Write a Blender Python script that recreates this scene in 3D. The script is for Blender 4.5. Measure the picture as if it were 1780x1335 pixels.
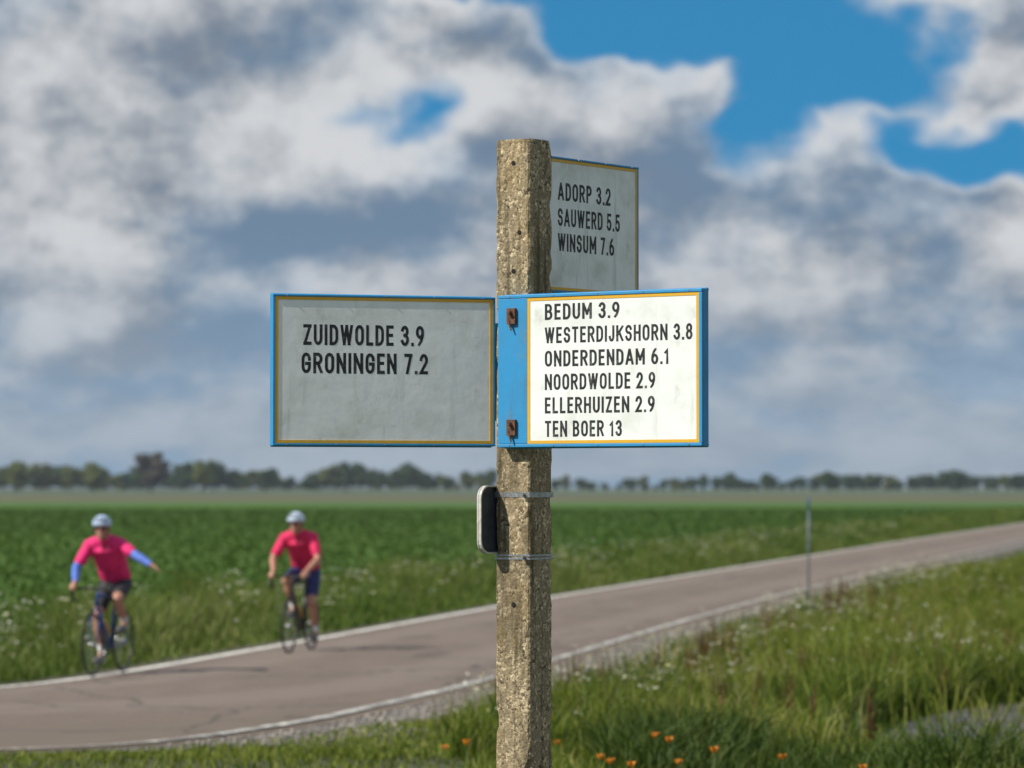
import bpy, bmesh, math, random
import numpy as np
from mathutils import Vector, Matrix, Euler

for o in list(bpy.data.objects):
    bpy.data.objects.remove(o, do_unlink=True)
S = bpy.context.scene
C = S.collection
R = math.radians
PI = math.pi

# ------------------------------------------------------------------ camera
EYE, FPX, HOR = 2.0, 6260.0, 848.0
camd = bpy.data.cameras.new('camera')
cam = bpy.data.objects.new('camera', camd)
C.objects.link(cam)
S.camera = cam
camd.sensor_width = 36.0
camd.lens = 36.0 * FPX / 1780.0
camd.clip_start = 0.1
camd.clip_end = 20000
cam.location = (0, 0, EYE)
cam.rotation_euler = (R(90) + math.atan((HOR - 667.5) / FPX), 0, 0)
camd.dof.use_dof = True
camd.dof.focus_distance = 12.3
camd.dof.aperture_fstop = 4.6

# ------------------------------------------------------------------ sun and sky
SUN_AZ = math.atan2(-0.915, -0.405)          # direction towards the sun, from +Y clockwise
SUN_EL = R(42)
sd = bpy.data.lights.new('sun', 'SUN')
sd.energy = 5.0
sd.angle = R(0.5)
sd.color = (1.0, 0.94, 0.84)
sun = bpy.data.objects.new('sun', sd)
C.objects.link(sun)
to_sun = Vector((math.sin(SUN_AZ) * math.cos(SUN_EL), math.cos(SUN_AZ) * math.cos(SUN_EL), math.sin(SUN_EL)))
sun.rotation_euler = to_sun.to_track_quat('Z', 'Y').to_euler()
sun.location = to_sun * 50

S.view_settings.view_transform = 'Standard'
S.view_settings.look = 'None'
S.view_settings.exposure = 0.0
S.view_settings.gamma = 1.0
S.view_settings.use_curve_mapping = False


class NT:
    """tiny helper round a node tree"""
    def __init__(s, tree):
        s.t = tree
        s.n = tree.nodes
        s.l = tree.links
        s.n.clear()

    def add(s, kind, **kw):
        nd = s.n.new(kind)
        for k, v in kw.items():
            setattr(nd, k, v)
        return nd

    def put(s, sock, v):
        if isinstance(v, bpy.types.NodeSocket):
            s.l.new(v, sock)
        else:
            sock.default_value = v

    def m(s, op, a, b=0.0, c=0.0, clamp=False):
        nd = s.add('ShaderNodeMath', operation=op, use_clamp=clamp)
        s.put(nd.inputs[0], a)
        s.put(nd.inputs[1], b)
        s.put(nd.inputs[2], c)
        return nd.outputs[0]

    def noise(s, vec, scale, detail=4.0, rough=0.55, dist=0.0):
        nd = s.add('ShaderNodeTexNoise')
        if vec is not None:
            s.l.new(vec, nd.inputs['Vector'])
        nd.inputs['Scale'].default_value = scale
        nd.inputs['Detail'].default_value = detail
        nd.inputs['Roughness'].default_value = rough
        nd.inputs['Distortion'].default_value = dist
        return nd.outputs['Fac']

    def ss(s, v, a, b):
        nd = s.add('ShaderNodeMapRange', interpolation_type='SMOOTHSTEP')
        s.put(nd.inputs[0], v)
        nd.inputs[1].default_value = a
        nd.inputs[2].default_value = b
        return nd.outputs[0]

    def mix(s, f, a, b, mode='MIX'):
        nd = s.add('ShaderNodeMix', data_type='RGBA', blend_type=mode)
        s.put(nd.inputs[0], f)
        for sock, v in ((nd.inputs[6], a), (nd.inputs[7], b)):
            if isinstance(v, tuple) and len(v) == 3:
                v = v + (1.0,)
            s.put(sock, v)
        return nd.outputs[2]

    def mapping(s, vec, loc=(0, 0, 0), rot=(0, 0, 0), scale=(1, 1, 1)):
        nd = s.add('ShaderNodeMapping')
        s.l.new(vec, nd.inputs[0])
        nd.inputs[1].default_value = loc
        nd.inputs[2].default_value = rot
        nd.inputs[3].default_value = scale
        return nd.outputs[0]


W = bpy.data.worlds.new('World')
S.world = W
W.use_nodes = True
W.cycles.sampling_method = 'MANUAL'
W.cycles.sample_map_resolution = 512
w = NT(W.node_tree)
out = w.add('ShaderNodeOutputWorld')
bg = w.add('ShaderNodeBackground')
bg.inputs['Strength'].default_value = 0.1
w.l.new(bg.outputs[0], out.inputs[0])
geo = w.add('ShaderNodeTexCoord')
sep = w.add('ShaderNodeSeparateXYZ')
w.l.new(geo.outputs['Generated'], sep.inputs[0])
# clear air: physical sky, read somewhat higher up than the horizon haze
lift = w.add('ShaderNodeVectorMath', operation='ADD')
w.l.new(geo.outputs['Generated'], lift.inputs[0])
lift.inputs[1].default_value = (0, 0, 0.34)
nrm = w.add('ShaderNodeVectorMath', operation='NORMALIZE')
w.l.new(lift.outputs[0], nrm.inputs[0])
sky = w.add('ShaderNodeTexSky', sky_type='NISHITA')
sky.sun_disc = False
sky.sun_elevation = SUN_EL
sky.sun_rotation = SUN_AZ
sky.altitude = 0
sky.air_density = 1.0
sky.dust_density = 0.6
sky.ozone_density = 3.0
w.l.new(nrm.outputs[0], sky.inputs[0])
# cloud field in direction space: azimuth and elevation, finer towards the horizon
az = w.m('ARCTAN2', sep.outputs[0], sep.outputs[1])
el = w.m('ARCSINE', sep.outputs[2])
elc = w.m('MAXIMUM', el, 0.0)
elp = w.m('POWER', elc, 0.7)
comb = w.add('ShaderNodeCombineXYZ')
w.l.new(w.m('MULTIPLY', w.m('SINE', az), 1.0), comb.inputs[0])
w.l.new(w.m('MULTIPLY', elp, 0.85), comb.inputs[1])
w.l.new(w.m('MULTIPLY', w.m('COSINE', az), 1.0), comb.inputs[2])
cv = comb.outputs[0]
wx = w.noise(w.mapping(cv, loc=(3.1, 0.2, 0)), 18, 3, 0.6)
wy = w.noise(w.mapping(cv, loc=(9.7, 5.2, 0)), 18, 3, 0.6)
azw = w.m('ADD', az, w.m('MULTIPLY', w.m('SUBTRACT', wx, 0.5), 0.075))
elw = w.m('ADD', el, w.m('MULTIPLY', w.m('SUBTRACT', wy, 0.5), 0.055))


def gap(a0, e0, ra, re, soft=0.55):
    """an opening between the clouds at azimuth a0, elevation e0"""
    dx = w.m('DIVIDE', w.m('SUBTRACT', azw, a0), ra)
    dy = w.m('DIVIDE', w.m('SUBTRACT', elw, e0), re)
    d = w.m('SQRT', w.m('ADD', w.m('MULTIPLY', dx, dx), w.m('MULTIPLY', dy, dy)))
    return w.ss(d, 1.0 + soft * 0.5, 1.0 - soft)


gaps = None
for g in ((0.050, 0.134, 0.066, 0.019, 0.5), (0.088, 0.118, 0.040, 0.024, 0.5), (0.070, 0.101, 0.026, 0.018, 0.7),
          (0.130, 0.095, 0.026, 0.011, 0.8), (-0.022, 0.105, 0.020, 0.012, 1.5), (-0.012, 0.137, 0.026, 0.008, 0.9),
          (0.20, 0.16, 0.05, 0.03, 0.6), (-0.24, 0.13, 0.06, 0.03, 0.6), (0.42, 0.2, 0.1, 0.06, 0.6), (-0.55, 0.22, 0.12, 0.06, 0.6)):
    v = gap(*g)
    gaps = v if gaps is None else w.m('MAXIMUM', gaps, v)
# elsewhere over the dome the openings come from broad noise
broad = w.noise(w.mapping(cv, loc=(1.3, 7.7, 2.2)), 3.2, 3, 0.55)
hi = w.ss(el, 0.22, 0.45)
gaps = w.m('MAXIMUM', gaps, w.m('MULTIPLY', hi, w.ss(broad, 0.50, 0.60)))
cover = w.m('SUBTRACT', 1.0, gaps)


def dens(off):
    v = w.mapping(cv, loc=off)
    n1 = w.noise(v, 23, 6, 0.57)
    return n1


d0 = dens((0.3, 0.1, 0.0))
d1 = dens((0.3 - 0.007, 0.1 + 0.014, 0.0))
relief = w.m('SUBTRACT', d0, d1)
bulk = w.noise(w.mapping(cv, loc=(5.0, 2.0, 1.0), scale=(1, 1.6, 1)), 10, 5, 0.55)
lit = w.m('ADD', w.m('MULTIPLY', relief, 2.5), w.m('MULTIPLY', w.m('SUBTRACT', bulk, 0.5), 1.9))
lit = w.m('ADD', lit, 0.46)
# edges of the openings are the sunlit rims of the heaps
rim = w.m('MULTIPLY', w.m('MULTIPLY', gaps, cover), 1.9)
lit = w.m('ADD', lit, rim)
litc = w.ss(lit, 0.0, 1.05)
cloud = w.mix(litc, (1.9, 2.3, 2.9), (6.5, 6.65, 6.85))
# low down the clouds merge into one pale veil
veil = w.ss(el, 0.078, 0.006)
cloud = w.mix(w.m('MULTIPLY', veil, 0.8), cloud, (3.15, 3.95, 4.9))
thin = w.ss(w.m('ADD', cover, w.m('MULTIPLY', w.m('SUBTRACT', d0, 0.5), 1.3)), 0.12, 0.75)
skyd = w.mix(1.0, sky.outputs[0], (0.34, 1.30, 1.46), 'MULTIPLY')
sheer = w.m('ADD', w.m('MULTIPLY', w.ss(w.m('ADD', bulk, w.m('MULTIPLY', w.m('SUBTRACT', d0, 0.5), 0.6)), 0.36, 0.56), 0.24), 0.76)
final = w.mix(w.m('MULTIPLY', thin, sheer), skyd, cloud)
w.l.new(final, bg.inputs[0])


# ------------------------------------------------------------------ helpers
def tag(o, label=None, cat=None, group=None, kind=None):
    if label: o['label'] = label
    if cat: o['category'] = cat
    if group: o['group'] = group
    if kind: o['kind'] = kind
    return o


def empty(name, loc=(0, 0, 0), rz=0.0):
    o = bpy.data.objects.new(name, None)
    o.empty_display_size = 0.1
    o.location = loc
    o.rotation_euler = (0, 0, rz)
    C.objects.link(o)
    return o


def at(px, py, D):
    """place a thing seen in direction (px, py) at distance D"""
    return Vector(((px - 890.0) / FPX * D, D, EYE + (HOR - py) / FPX * D))


class MB:
    def __init__(s):
        s.v, s.f = [], []

    def add(s, vs, fs):
        b = len(s.v)
        s.v += [tuple(p) for p in vs]
        s.f += [tuple(i + b for i in f) for f in fs]
        return s

    def box(s, c, d, rot=None):
        M = rot or Matrix.Identity(3)
        vs = [Vector(c) + M @ Vector((x * d[0] / 2, y * d[1] / 2, z * d[2] / 2)) for x in (-1, 1) for y in (-1, 1) for z in (-1, 1)]
        return s.add(vs, [(0, 1, 3, 2), (4, 6, 7, 5), (0, 4, 5, 1), (2, 3, 7, 6), (0, 2, 6, 4), (1, 5, 7, 3)])

    def path(s, pts, rad, n=8, flat=1.0, cap=True, closed=False, side=None):
        pts = [Vector(p) for p in pts]
        if not isinstance(rad, (list, tuple)):
            rad = [rad] * len(pts)
        rings = []
        m = len(pts)
        prev = None
        for i, p in enumerate(pts):
            if closed:
                t = (pts[(i + 1) % m] - pts[i - 1]).normalized()
            else:
                t = (pts[min(i + 1, m - 1)] - pts[max(i - 1, 0)]).normalized()
            a = Vector(side) if side else (prev if prev is not None else (Vector((1, 0, 0)) if abs(t.x) < 0.8 else Vector((0, 1, 0))))
            a = (a - t * a.dot(t)).normalized()
            prev = a
            b = t.cross(a)
            rings.append([p + (a * math.cos(2 * PI * k / n) + b * math.sin(2 * PI * k / n) * flat) * rad[i] for k in range(n)])
        vs = [q for r in rings for q in r]
        fs = []
        for i in range(m if closed else m - 1):
            j = (i + 1) % m
            for k in range(n):
                fs.append((i * n + k, i * n + (k + 1) % n, j * n + (k + 1) % n, j * n + k))
        if cap and not closed:
            fs.append(tuple(reversed(range(n))))
            fs.append(tuple((m - 1) * n + k for k in range(n)))
        return s.add(vs, fs)

    def ball(s, c, r, nu=12, nv=8, rot=None):
        if not isinstance(r, (tuple, list)):
            r = (r, r, r)
        M = rot or Matrix.Identity(3)
        vs, fs = [], []
        for j in range(1, nv):
            th = PI * j / nv
            for i in range(nu):
                ph = 2 * PI * i / nu
                vs.append(Vector(c) + M @ Vector((r[0] * math.sin(th) * math.cos(ph), r[1] * math.sin(th) * math.sin(ph), r[2] * math.cos(th))))
        top = len(vs); vs.append(Vector(c) + M @ Vector((0, 0, r[2])))
        bot = len(vs); vs.append(Vector(c) + M @ Vector((0, 0, -r[2])))
        for j in range(nv - 2):
            for i in range(nu):
                fs.append((j * nu + i, (j + 1) * nu + i, (j + 1) * nu + (i + 1) % nu, j * nu + (i + 1) % nu))
        for i in range(nu):
            fs.append((top, i, (i + 1) % nu))
            fs.append((bot, (nv - 2) * nu + (i + 1) % nu, (nv - 2) * nu + i))
        return s.add(vs, fs)

    def mesh(s, name):
        me = bpy.data.meshes.new(name)
        me.from_pydata(s.v, [], s.f)
        me.update()
        return me

    def build(s, name, m, parent=None, smooth=False, bevel=0.0, fix=False):
        me = s.mesh(name)
        if fix:
            bm = bmesh.new(); bm.from_mesh(me)
            bmesh.ops.recalc_face_normals(bm, faces=bm.faces)
            bm.to_mesh(me); bm.free()
        if smooth:
            me.polygons.foreach_set('use_smooth', [True] * len(me.polygons))
        o = bpy.data.objects.new(name, me)
        C.objects.link(o)
        if m is not None:
            me.materials.append(m)
        if parent is not None:
            o.parent = parent
        if bevel:
            b = o.modifiers.new('bevel', 'BEVEL')
            b.width = bevel
            b.segments = 2
            b.limit_method = 'ANGLE'
        return o


def array_mesh(name, verts, tris, m, tone=None):
    verts = np.asarray(verts, dtype=np.float32)
    tris = np.asarray(tris, dtype=np.int32)
    me = bpy.data.meshes.new(name)
    me.vertices.add(len(verts)); me.vertices.foreach_set('co', verts.ravel())
    me.loops.add(len(tris) * 3); me.loops.foreach_set('vertex_index', tris.ravel())
    me.polygons.add(len(tris))
    me.polygons.foreach_set('loop_start', np.arange(0, len(tris) * 3, 3, dtype=np.int32))
    me.polygons.foreach_set('loop_total', np.full(len(tris), 3, dtype=np.int32))
    if tone is not None:
        at_ = me.attributes.new('tone', 'FLOAT', 'POINT')
        at_.data.foreach_set('value', np.asarray(tone, dtype=np.float32))
    me.update(calc_edges=True)
    me.materials.append(m)
    o = bpy.data.objects.new(name, me)
    C.objects.link(o)
    return o


# ------------------------------------------------------------------ materials
def base_mat(name):
    m = bpy.data.materials.new(name)
    m.use_nodes = True
    t = NT(m.node_tree)
    o = t.add('ShaderNodeOutputMaterial')
    p = t.add('ShaderNodeBsdfPrincipled')
    t.l.new(p.outputs[0], o.inputs[0])
    tc = t.add('ShaderNodeTexCoord')
    return m, t, p, tc.outputs['Object'], o


def mat(name, c1, c2=None, scale=20.0, rough=0.6, bump=0.0, metal=0.0, lo=0.35, hi=0.65, detail=5, bscale=None, spec=0.5, stretch=(1, 1, 1)):
    m, t, p, oc, o = base_mat(name)
    p.inputs['Roughness'].default_value = rough
    p.inputs['Metallic'].default_value = metal
    p.inputs['Specular IOR Level'].default_value = spec
    v = t.mapping(oc, scale=stretch)
    n = t.noise(v, scale, detail, 0.6)
    if c2 is None:
        c2 = tuple(x * 0.86 for x in c1)
    t.l.new(t.mix(t.ss(n, lo, hi), c1, c2), p.inputs['Base Color'])
    if bump:
        b = t.add('ShaderNodeBump')
        b.inputs['Strength'].default_value = bump
        b.inputs['Distance'].default_value = 0.01
        t.l.new(t.noise(v, bscale or scale * 3, 4, 0.6), b.inputs['Height'])
        t.l.new(b.outputs[0], p.inputs['Normal'])
    return m


def leaf_mat(name, cols, rough=0.6, transl=0.35):
    """cols: three base colours picked by the per-blade attribute 'tone'"""
    m, t, p, oc, o = base_mat(name)
    a = t.add('ShaderNodeAttribute', attribute_name='tone')
    r = t.add('ShaderNodeValToRGB')
    t.l.new(a.outputs['Fac'], r.inputs[0])
    e = r.color_ramp.elements
    while len(e) < len(cols):
        e.new(0.5)
    for i, c in enumerate(cols):
        e[i].position = i / (len(cols) - 1)
        e[i].color = c + (1,)
    n = t.noise(oc, 0.6, 4, 0.6)
    c = t.mix(t.ss(n, 0.35, 0.7), r.outputs[0], t.mix(1.0, r.outputs[0], (0.72, 0.74, 0.6), 'MULTIPLY'))
    t.l.new(c, p.inputs['Base Color'])
    p.inputs['Roughness'].default_value = rough
    p.inputs['Specular IOR Level'].default_value = 0.25
    tr = t.add('ShaderNodeBsdfTranslucent')
    t.l.new(c, tr.inputs[0])
    mx = t.add('ShaderNodeMixShader')
    mx.inputs[0].default_value = transl
    t.l.new(p.outputs[0], mx.inputs[1])
    t.l.new(tr.outputs[0], mx.inputs[2])
    t.l.new(mx.outputs[0], o.inputs[0])
    return m


def concrete_mat():
    m, t, p, oc, o = base_mat('aggregate_concrete')
    v1 = t.add('ShaderNodeTexVoronoi'); v1.inputs['Scale'].default_value = 95
    t.l.new(oc, v1.inputs['Vector'])
    v2 = t.add('ShaderNodeTexVoronoi'); v2.inputs['Scale'].default_value = 210
    t.l.new(oc, v2.inputs['Vector'])
    sp = t.add('ShaderNodeSeparateColor'); t.l.new(v1.outputs['Color'], sp.inputs[0])
    sp2 = t.add('ShaderNodeSeparateColor'); t.l.new(v2.outputs['Color'], sp2.inputs[0])
    g = t.m('ADD', t.m('MULTIPLY', sp.outputs[0], 0.55), t.m('MULTIPLY', sp2.outputs[1], 0.45))
    r = t.add('ShaderNodeValToRGB')
    t.l.new(g, r.inputs[0])
    e = r.color_ramp.elements
    e[0].position = 0.12; e[0].color = (0.05, 0.046, 0.038, 1)
    e[1].position = 0.9; e[1].color = (0.72, 0.66, 0.55, 1)
    x = e.new(0.42); x.color = (0.24, 0.215, 0.17, 1)
    x = e.new(0.66); x.color = (0.43, 0.39, 0.315, 1)
    paste = t.noise(oc, 30, 5, 0.65)
    c = t.mix(t.ss(paste, 0.42, 0.62), r.outputs[0], (0.26, 0.235, 0.185))
    big = t.noise(t.mapping(oc, scale=(1, 1, 0.35)), 9, 5, 0.6)
    c = t.mix(t.m('MULTIPLY', t.ss(big, 0.48, 0.68), 0.75), c, (0.11, 0.10, 0.075))
    li = t.noise(t.mapping(oc, loc=(3, 1, 7)), 24, 6, 0.7)
    c = t.mix(t.m('MULTIPLY', t.ss(li, 0.64, 0.70), 0.8), c, (0.40, 0.29, 0.07))
    al = t.noise(t.mapping(oc, loc=(8, 3, 2), scale=(1, 1, 0.3)), 13, 5, 0.65)
    c = t.mix(t.m('MULTIPLY', t.ss(al, 0.58, 0.75), 0.5), c, (0.10, 0.11, 0.055))
    run = t.noise(t.mapping(oc, loc=(5, 2, 0), scale=(1, 1, 0.06)), 30, 4, 0.6)
    c = t.mix(t.m('MULTIPLY', t.ss(run, 0.5, 0.66), 0.75), c, (0.075, 0.066, 0.045))
    och = t.noise(t.mapping(oc, loc=(1, 9, 3), scale=(1, 1, 0.5)), 7, 5, 0.62)
    c = t.mix(t.m('MULTIPLY', t.ss(och, 0.48, 0.70), 0.32), c, (0.34, 0.25, 0.12))
    sz = t.add('ShaderNodeSeparateXYZ'); t.l.new(oc, sz.inputs[0])
    damp = t.ss(t.m('ADD', sz.outputs[2], t.m('MULTIPLY', big, 0.9)), 1.25, 0.35)
    c = t.mix(t.m('MULTIPLY', damp, 0.6), c, (0.075, 0.075, 0.045))
    c = t.mix(1.0, c, (1.12, 1.0, 0.80), 'MULTIPLY')
    t.l.new(c, p.inputs['Base Color'])
    p.inputs['Roughness'].default_value = 0.95
    p.inputs['Specular IOR Level'].default_value = 0.2
    b = t.add('ShaderNodeBump'); b.inputs['Strength'].default_value = 0.8; b.inputs['Distance'].default_value = 0.004
    h = t.m('ADD', t.m('MULTIPLY', v1.outputs['Distance'], -0.7), t.m('MULTIPLY', t.noise(oc, 120, 5, 0.7), 0.9))
    t.l.new(h, b.inputs['Height'])
    t.l.new(b.outputs[0], p.inputs['Normal'])
    return m


def enamel_mat(name, c, dirt, rough=0.38, amount=0.5, streak=0.4):
    """weathered sign paint: base colour, run-off streaks, specks"""
    m, t, p, oc, o = base_mat(name)
    st = t.noise(t.mapping(oc, scale=(9, 9, 0.9)), 3.2, 5, 0.62)
    f1 = t.m('MULTIPLY', t.ss(st, 0.5, 0.8), streak)
    big = t.noise(oc, 6, 5, 0.6)
    f2 = t.m('MULTIPLY', t.ss(big, 0.45, 0.75), amount * 0.5)
    col = t.mix(t.m('MAXIMUM', f1, f2), c, dirt)
    al = t.noise(t.mapping(oc, loc=(2, 6, 1), scale=(1, 1, 0.6)), 14, 5, 0.65)
    col = t.mix(t.m('MULTIPLY', t.ss(al, 0.56, 0.72), amount * 0.35), col, (0.20, 0.22, 0.12))
    sc = t.noise(t.mapping(oc, loc=(1, 1, 9), rot=(0, R(28), 0), scale=(1, 1, 26)), 7, 2, 0.5)
    col = t.mix(t.m('MULTIPLY', t.ss(sc, 0.70, 0.76), amount * 0.4), col, dirt)
    sk = t.noise(t.mapping(oc, loc=(4, 4, 4)), 85, 3, 0.6)
    col = t.mix(t.m('MULTIPLY', t.ss(sk, 0.73, 0.77), amount), col, (0.07, 0.065, 0.05))
    t.l.new(col, p.inputs['Base Color'])
    rr = t.m('ADD', t.m('MULTIPLY', big, 0.25), rough - 0.1)
    t.l.new(rr, p.inputs['Roughness'])
    b = t.add('ShaderNodeBump'); b.inputs['Strength'].default_value = 0.3; b.inputs['Distance'].default_value = 0.006
    t.l.new(t.noise(oc, 11, 4, 0.55), b.inputs['Height'])
    t.l.new(b.outputs[0], p.inputs['Normal'])
    return m


def asphalt_mat():
    m, t, p, oc, o = base_mat('asphalt')
    fine = t.noise(oc, 26, 5, 0.7)
    big = t.noise(t.mapping(oc, scale=(1.0, 0.16, 1)), 0.9, 5, 0.6)
    mid = t.noise(oc, 3.0, 5, 0.6)
    c = t.mix(t.ss(fine, 0.3, 0.7), (0.19, 0.142, 0.112), (0.125, 0.094, 0.075))
    c = t.mix(t.m('MULTIPLY', t.ss(big, 0.4, 0.7), 0.45), c, (0.22, 0.172, 0.14))
    c = t.mix(t.m('MULTIPLY', t.ss(mid, 0.55, 0.7), 0.35), c, (0.10, 0.08, 0.068))
    la = t.add('ShaderNodeAttribute', attribute_name='tone')
    tr_ = t.m('ABSOLUTE', t.m('SINE', t.m('MULTIPLY', t.m('ADD', la.outputs['Fac'], t.m('MULTIPLY', t.m('SUBTRACT', mid, 0.5), 0.05)), 6.283)))
    c = t.mix(t.m('MULTIPLY', t.ss(tr_, 0.75, 1.0), 0.5), c, (0.225, 0.178, 0.148))
    ed = t.m('ABSOLUTE', t.m('SUBTRACT', la.outputs['Fac'], 0.5))
    c = t.mix(t.m('MULTIPLY', t.ss(t.m('ADD', ed, t.m('MULTIPLY', t.m('SUBTRACT', mid, 0.5), 0.12)), 0.40, 0.50), 0.6), c, (0.15, 0.115, 0.08))
    ck = t.add('ShaderNodeTexVoronoi', feature='DISTANCE_TO_EDGE'); ck.inputs['Scale'].default_value = 0.28
    wob = t.add('ShaderNodeVectorMath', operation='ADD'); t.l.new(oc, wob.inputs[0])
    nzc = t.add('ShaderNodeTexNoise'); nzc.inputs['Scale'].default_value = 1.2; t.l.new(oc, nzc.inputs['Vector']); t.l.new(nzc.outputs['Color'], wob.inputs[1])
    t.l.new(wob.outputs[0], ck.inputs['Vector'])
    c = t.mix(t.m('MULTIPLY', t.ss(ck.outputs['Distance'], 0.012, 0.004), 0.7), c, (0.05, 0.045, 0.04))
    t.l.new(c, p.inputs['Base Color'])
    p.inputs['Roughness'].default_value = 0.85
    b = t.add('ShaderNodeBump'); b.inputs['Strength'].default_value = 0.4; b.inputs['Distance'].default_value = 0.01
    t.l.new(fine, b.inputs['Height'])
    t.l.new(b.outputs[0], p.inputs['Normal'])
    return m


def line_mat(name, lo):
    m, t, p, oc, o = base_mat(name)
    n = t.noise(oc, 7, 6, 0.7)
    n2 = t.noise(oc, 1.1, 4, 0.6)
    f = t.ss(t.m('ADD', n, t.m('MULTIPLY', n2, 0.3)), lo, lo + 0.16)
    t.l.new(t.mix(f, (0.78, 0.76, 0.70), (0.24, 0.22, 0.2)), p.inputs['Base Color'])
    p.inputs['Roughness'].default_value = 0.7
    return m


def field_mat():
    m, t, p, oc, o = base_mat('crop_field')
    rows = t.noise(t.mapping(oc, rot=(0, 0, R(-12)), scale=(0.06, 0.9, 1)), 0.8, 5, 0.6)
    patch = t.noise(t.mapping(oc, scale=(1, 0.25, 1)), 0.05, 5, 0.6)
    fine = t.noise(t.mapping(oc, scale=(1, 0.3, 1)), 2.4, 5, 0.65)
    c = t.mix(t.ss(fine, 0.3, 0.7), (0.046, 0.098, 0.010), (0.075, 0.14, 0.016))
    c = t.mix(t.m('MULTIPLY', t.ss(rows, 0.42, 0.62), 0.7), c, (0.085, 0.165, 0.03))
    c = t.mix(t.m('MULTIPLY', t.ss(patch, 0.45, 0.7), 0.6), c, (0.034, 0.078, 0.012))
    t.l.new(c, p.inputs['Base Color'])
    p.inputs['Roughness'].default_value = 0.8
    p.inputs['Specular IOR Level'].default_value = 0.15
    b = t.add('ShaderNodeBump'); b.inputs['Strength'].default_value = 0.7; b.inputs['Distance'].default_value = 0.15
    t.l.new(t.noise(oc, 3.5, 4, 0.65), b.inputs['Height'])
    t.l.new(b.outputs[0], p.inputs['Normal'])
    return m


M = {}
M['concrete'] = concrete_mat()
M['white'] = enamel_mat('sign_white_enamel', (0.83, 0.86, 0.84), (0.46, 0.47, 0.39), amount=0.75, streak=0.45)
M['white_stained'] = enamel_mat('sign_white_stained', (0.82, 0.86, 0.84), (0.40, 0.42, 0.33), amount=1.0, streak=0.75)
M['blue'] = enamel_mat('sign_blue_enamel', (0.025, 0.27, 0.56), (0.06, 0.16, 0.26), rough=0.45, amount=0.9, streak=0.65)
M['yellow'] = enamel_mat('sign_yellow_line', (0.72, 0.40, 0.025), (0.5, 0.33, 0.08), amount=0.6, streak=0.5)
M['ink'] = mat('black_lettering', (0.010, 0.010, 0.013), (0.11, 0.11, 0.105), 45, 0.55, lo=0.52, hi=0.72, detail=6)
M['steel'] = mat('galvanised_steel', (0.48, 0.49, 0.50), (0.30, 0.31, 0.32), 40, 0.4, 0.15, metal=0.85)
M['rust'] = mat('rusty_iron', (0.20, 0.085, 0.04), (0.09, 0.045, 0.03), 60, 0.85, 0.5)
M['dark_metal'] = mat('dark_painted_metal', (0.05, 0.06, 0.075), (0.03, 0.035, 0.045), 30, 0.5)
M['plate_white'] = mat('plate_white', (0.60, 0.59, 0.55), (0.42, 0.40, 0.35), 30, 0.5)
M['hole'] = mat('dark_hole', (0.012, 0.011, 0.010), None, 30, 0.9)
M['asphalt'] = asphalt_mat()
M['line'] = line_mat('road_line_paint', 0.64)
M['line_worn'] = line_mat('worn_road_line_paint', 0.52)
M['field'] = field_mat()
M['stubble'] = mat('pale_far_field', (0.075, 0.105, 0.045), (0.055, 0.08, 0.036), 0.02, 0.9)
M['ploughed'] = mat('brown_ploughed_strip', (0.15, 0.075, 0.03), (0.115, 0.06, 0.027), 0.05, 0.9)
M['pale_grass'] = mat('pale_grass_strip', (0.07, 0.125, 0.03), (0.055, 0.10, 0.025), 0.05, 0.9)
M['soil'] = mat('verge_soil', (0.075, 0.072, 0.038), (0.05, 0.06, 0.024), 1.4, 0.95, 0.6, bscale=9)
M['gravel'] = mat('gravel_shoulder', (0.20, 0.175, 0.155), (0.11, 0.098, 0.085), 9, 0.95, 0.8, bscale=22)
M['pebble'] = mat('pebbles', (0.40, 0.36, 0.32), (0.20, 0.18, 0.16), 4, 0.9, 0.2)
M['path'] = mat('worn_path', (0.115, 0.115, 0.122), (0.055, 0.050, 0.042), 2.2, 0.95, 0.9, bscale=14)
M['grass_near'] = leaf_mat('verge_grass', [(0.065, 0.125, 0.010), (0.205, 0.25, 0.026), (0.42, 0.38, 0.14)])
M['grass_dark'] = leaf_mat('rank_grass', [(0.040, 0.082, 0.010), (0.072, 0.12, 0.016), (0.16, 0.17, 0.045)])
M['grass_far'] = leaf_mat('far_verge_grass', [(0.065, 0.13, 0.014), (0.145, 0.21, 0.03), (0.36, 0.34, 0.14)])
M['crop'] = leaf_mat('crop_leaves', [(0.042, 0.092, 0.008), (0.064, 0.125, 0.013), (0.10, 0.165, 0.024)])
M['umbel'] = leaf_mat('white_flower_heads', [(0.62, 0.60, 0.48), (0.72, 0.71, 0.62), (0.66, 0.62, 0.36)], transl=0.2)
M['weed'] = leaf_mat('weed_leaves', [(0.05, 0.10, 0.02), (0.10, 0.16, 0.035), (0.16, 0.21, 0.06)])
M['dock'] = leaf_mat('dock_seed', [(0.13, 0.055, 0.025), (0.18, 0.085, 0.04), (0.12, 0.10, 0.04)])
M['straw'] = leaf_mat('dry_straw', [(0.30, 0.25, 0.12), (0.42, 0.36, 0.19), (0.22, 0.22, 0.09)])
M['petal'] = mat('orange_petals', (0.84, 0.32, 0.015), (0.74, 0.20, 0.012), 30, 0.6)
M['stem'] = mat('green_stem', (0.06, 0.11, 0.03), None, 30, 0.7)
M['bark'] = mat('bark', (0.07, 0.06, 0.05), (0.035, 0.03, 0.025), 2, 0.95, 0.5)
M['crown_dark'] = leaf_mat('crown_dark_green', [(0.018, 0.050, 0.013), (0.030, 0.074, 0.017), (0.052, 0.105, 0.024)], transl=0.2)
M['crown_olive'] = leaf_mat('crown_yellow_green', [(0.075, 0.10, 0.014), (0.12, 0.145, 0.02), (0.17, 0.19, 0.03)], transl=0.25)
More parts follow.
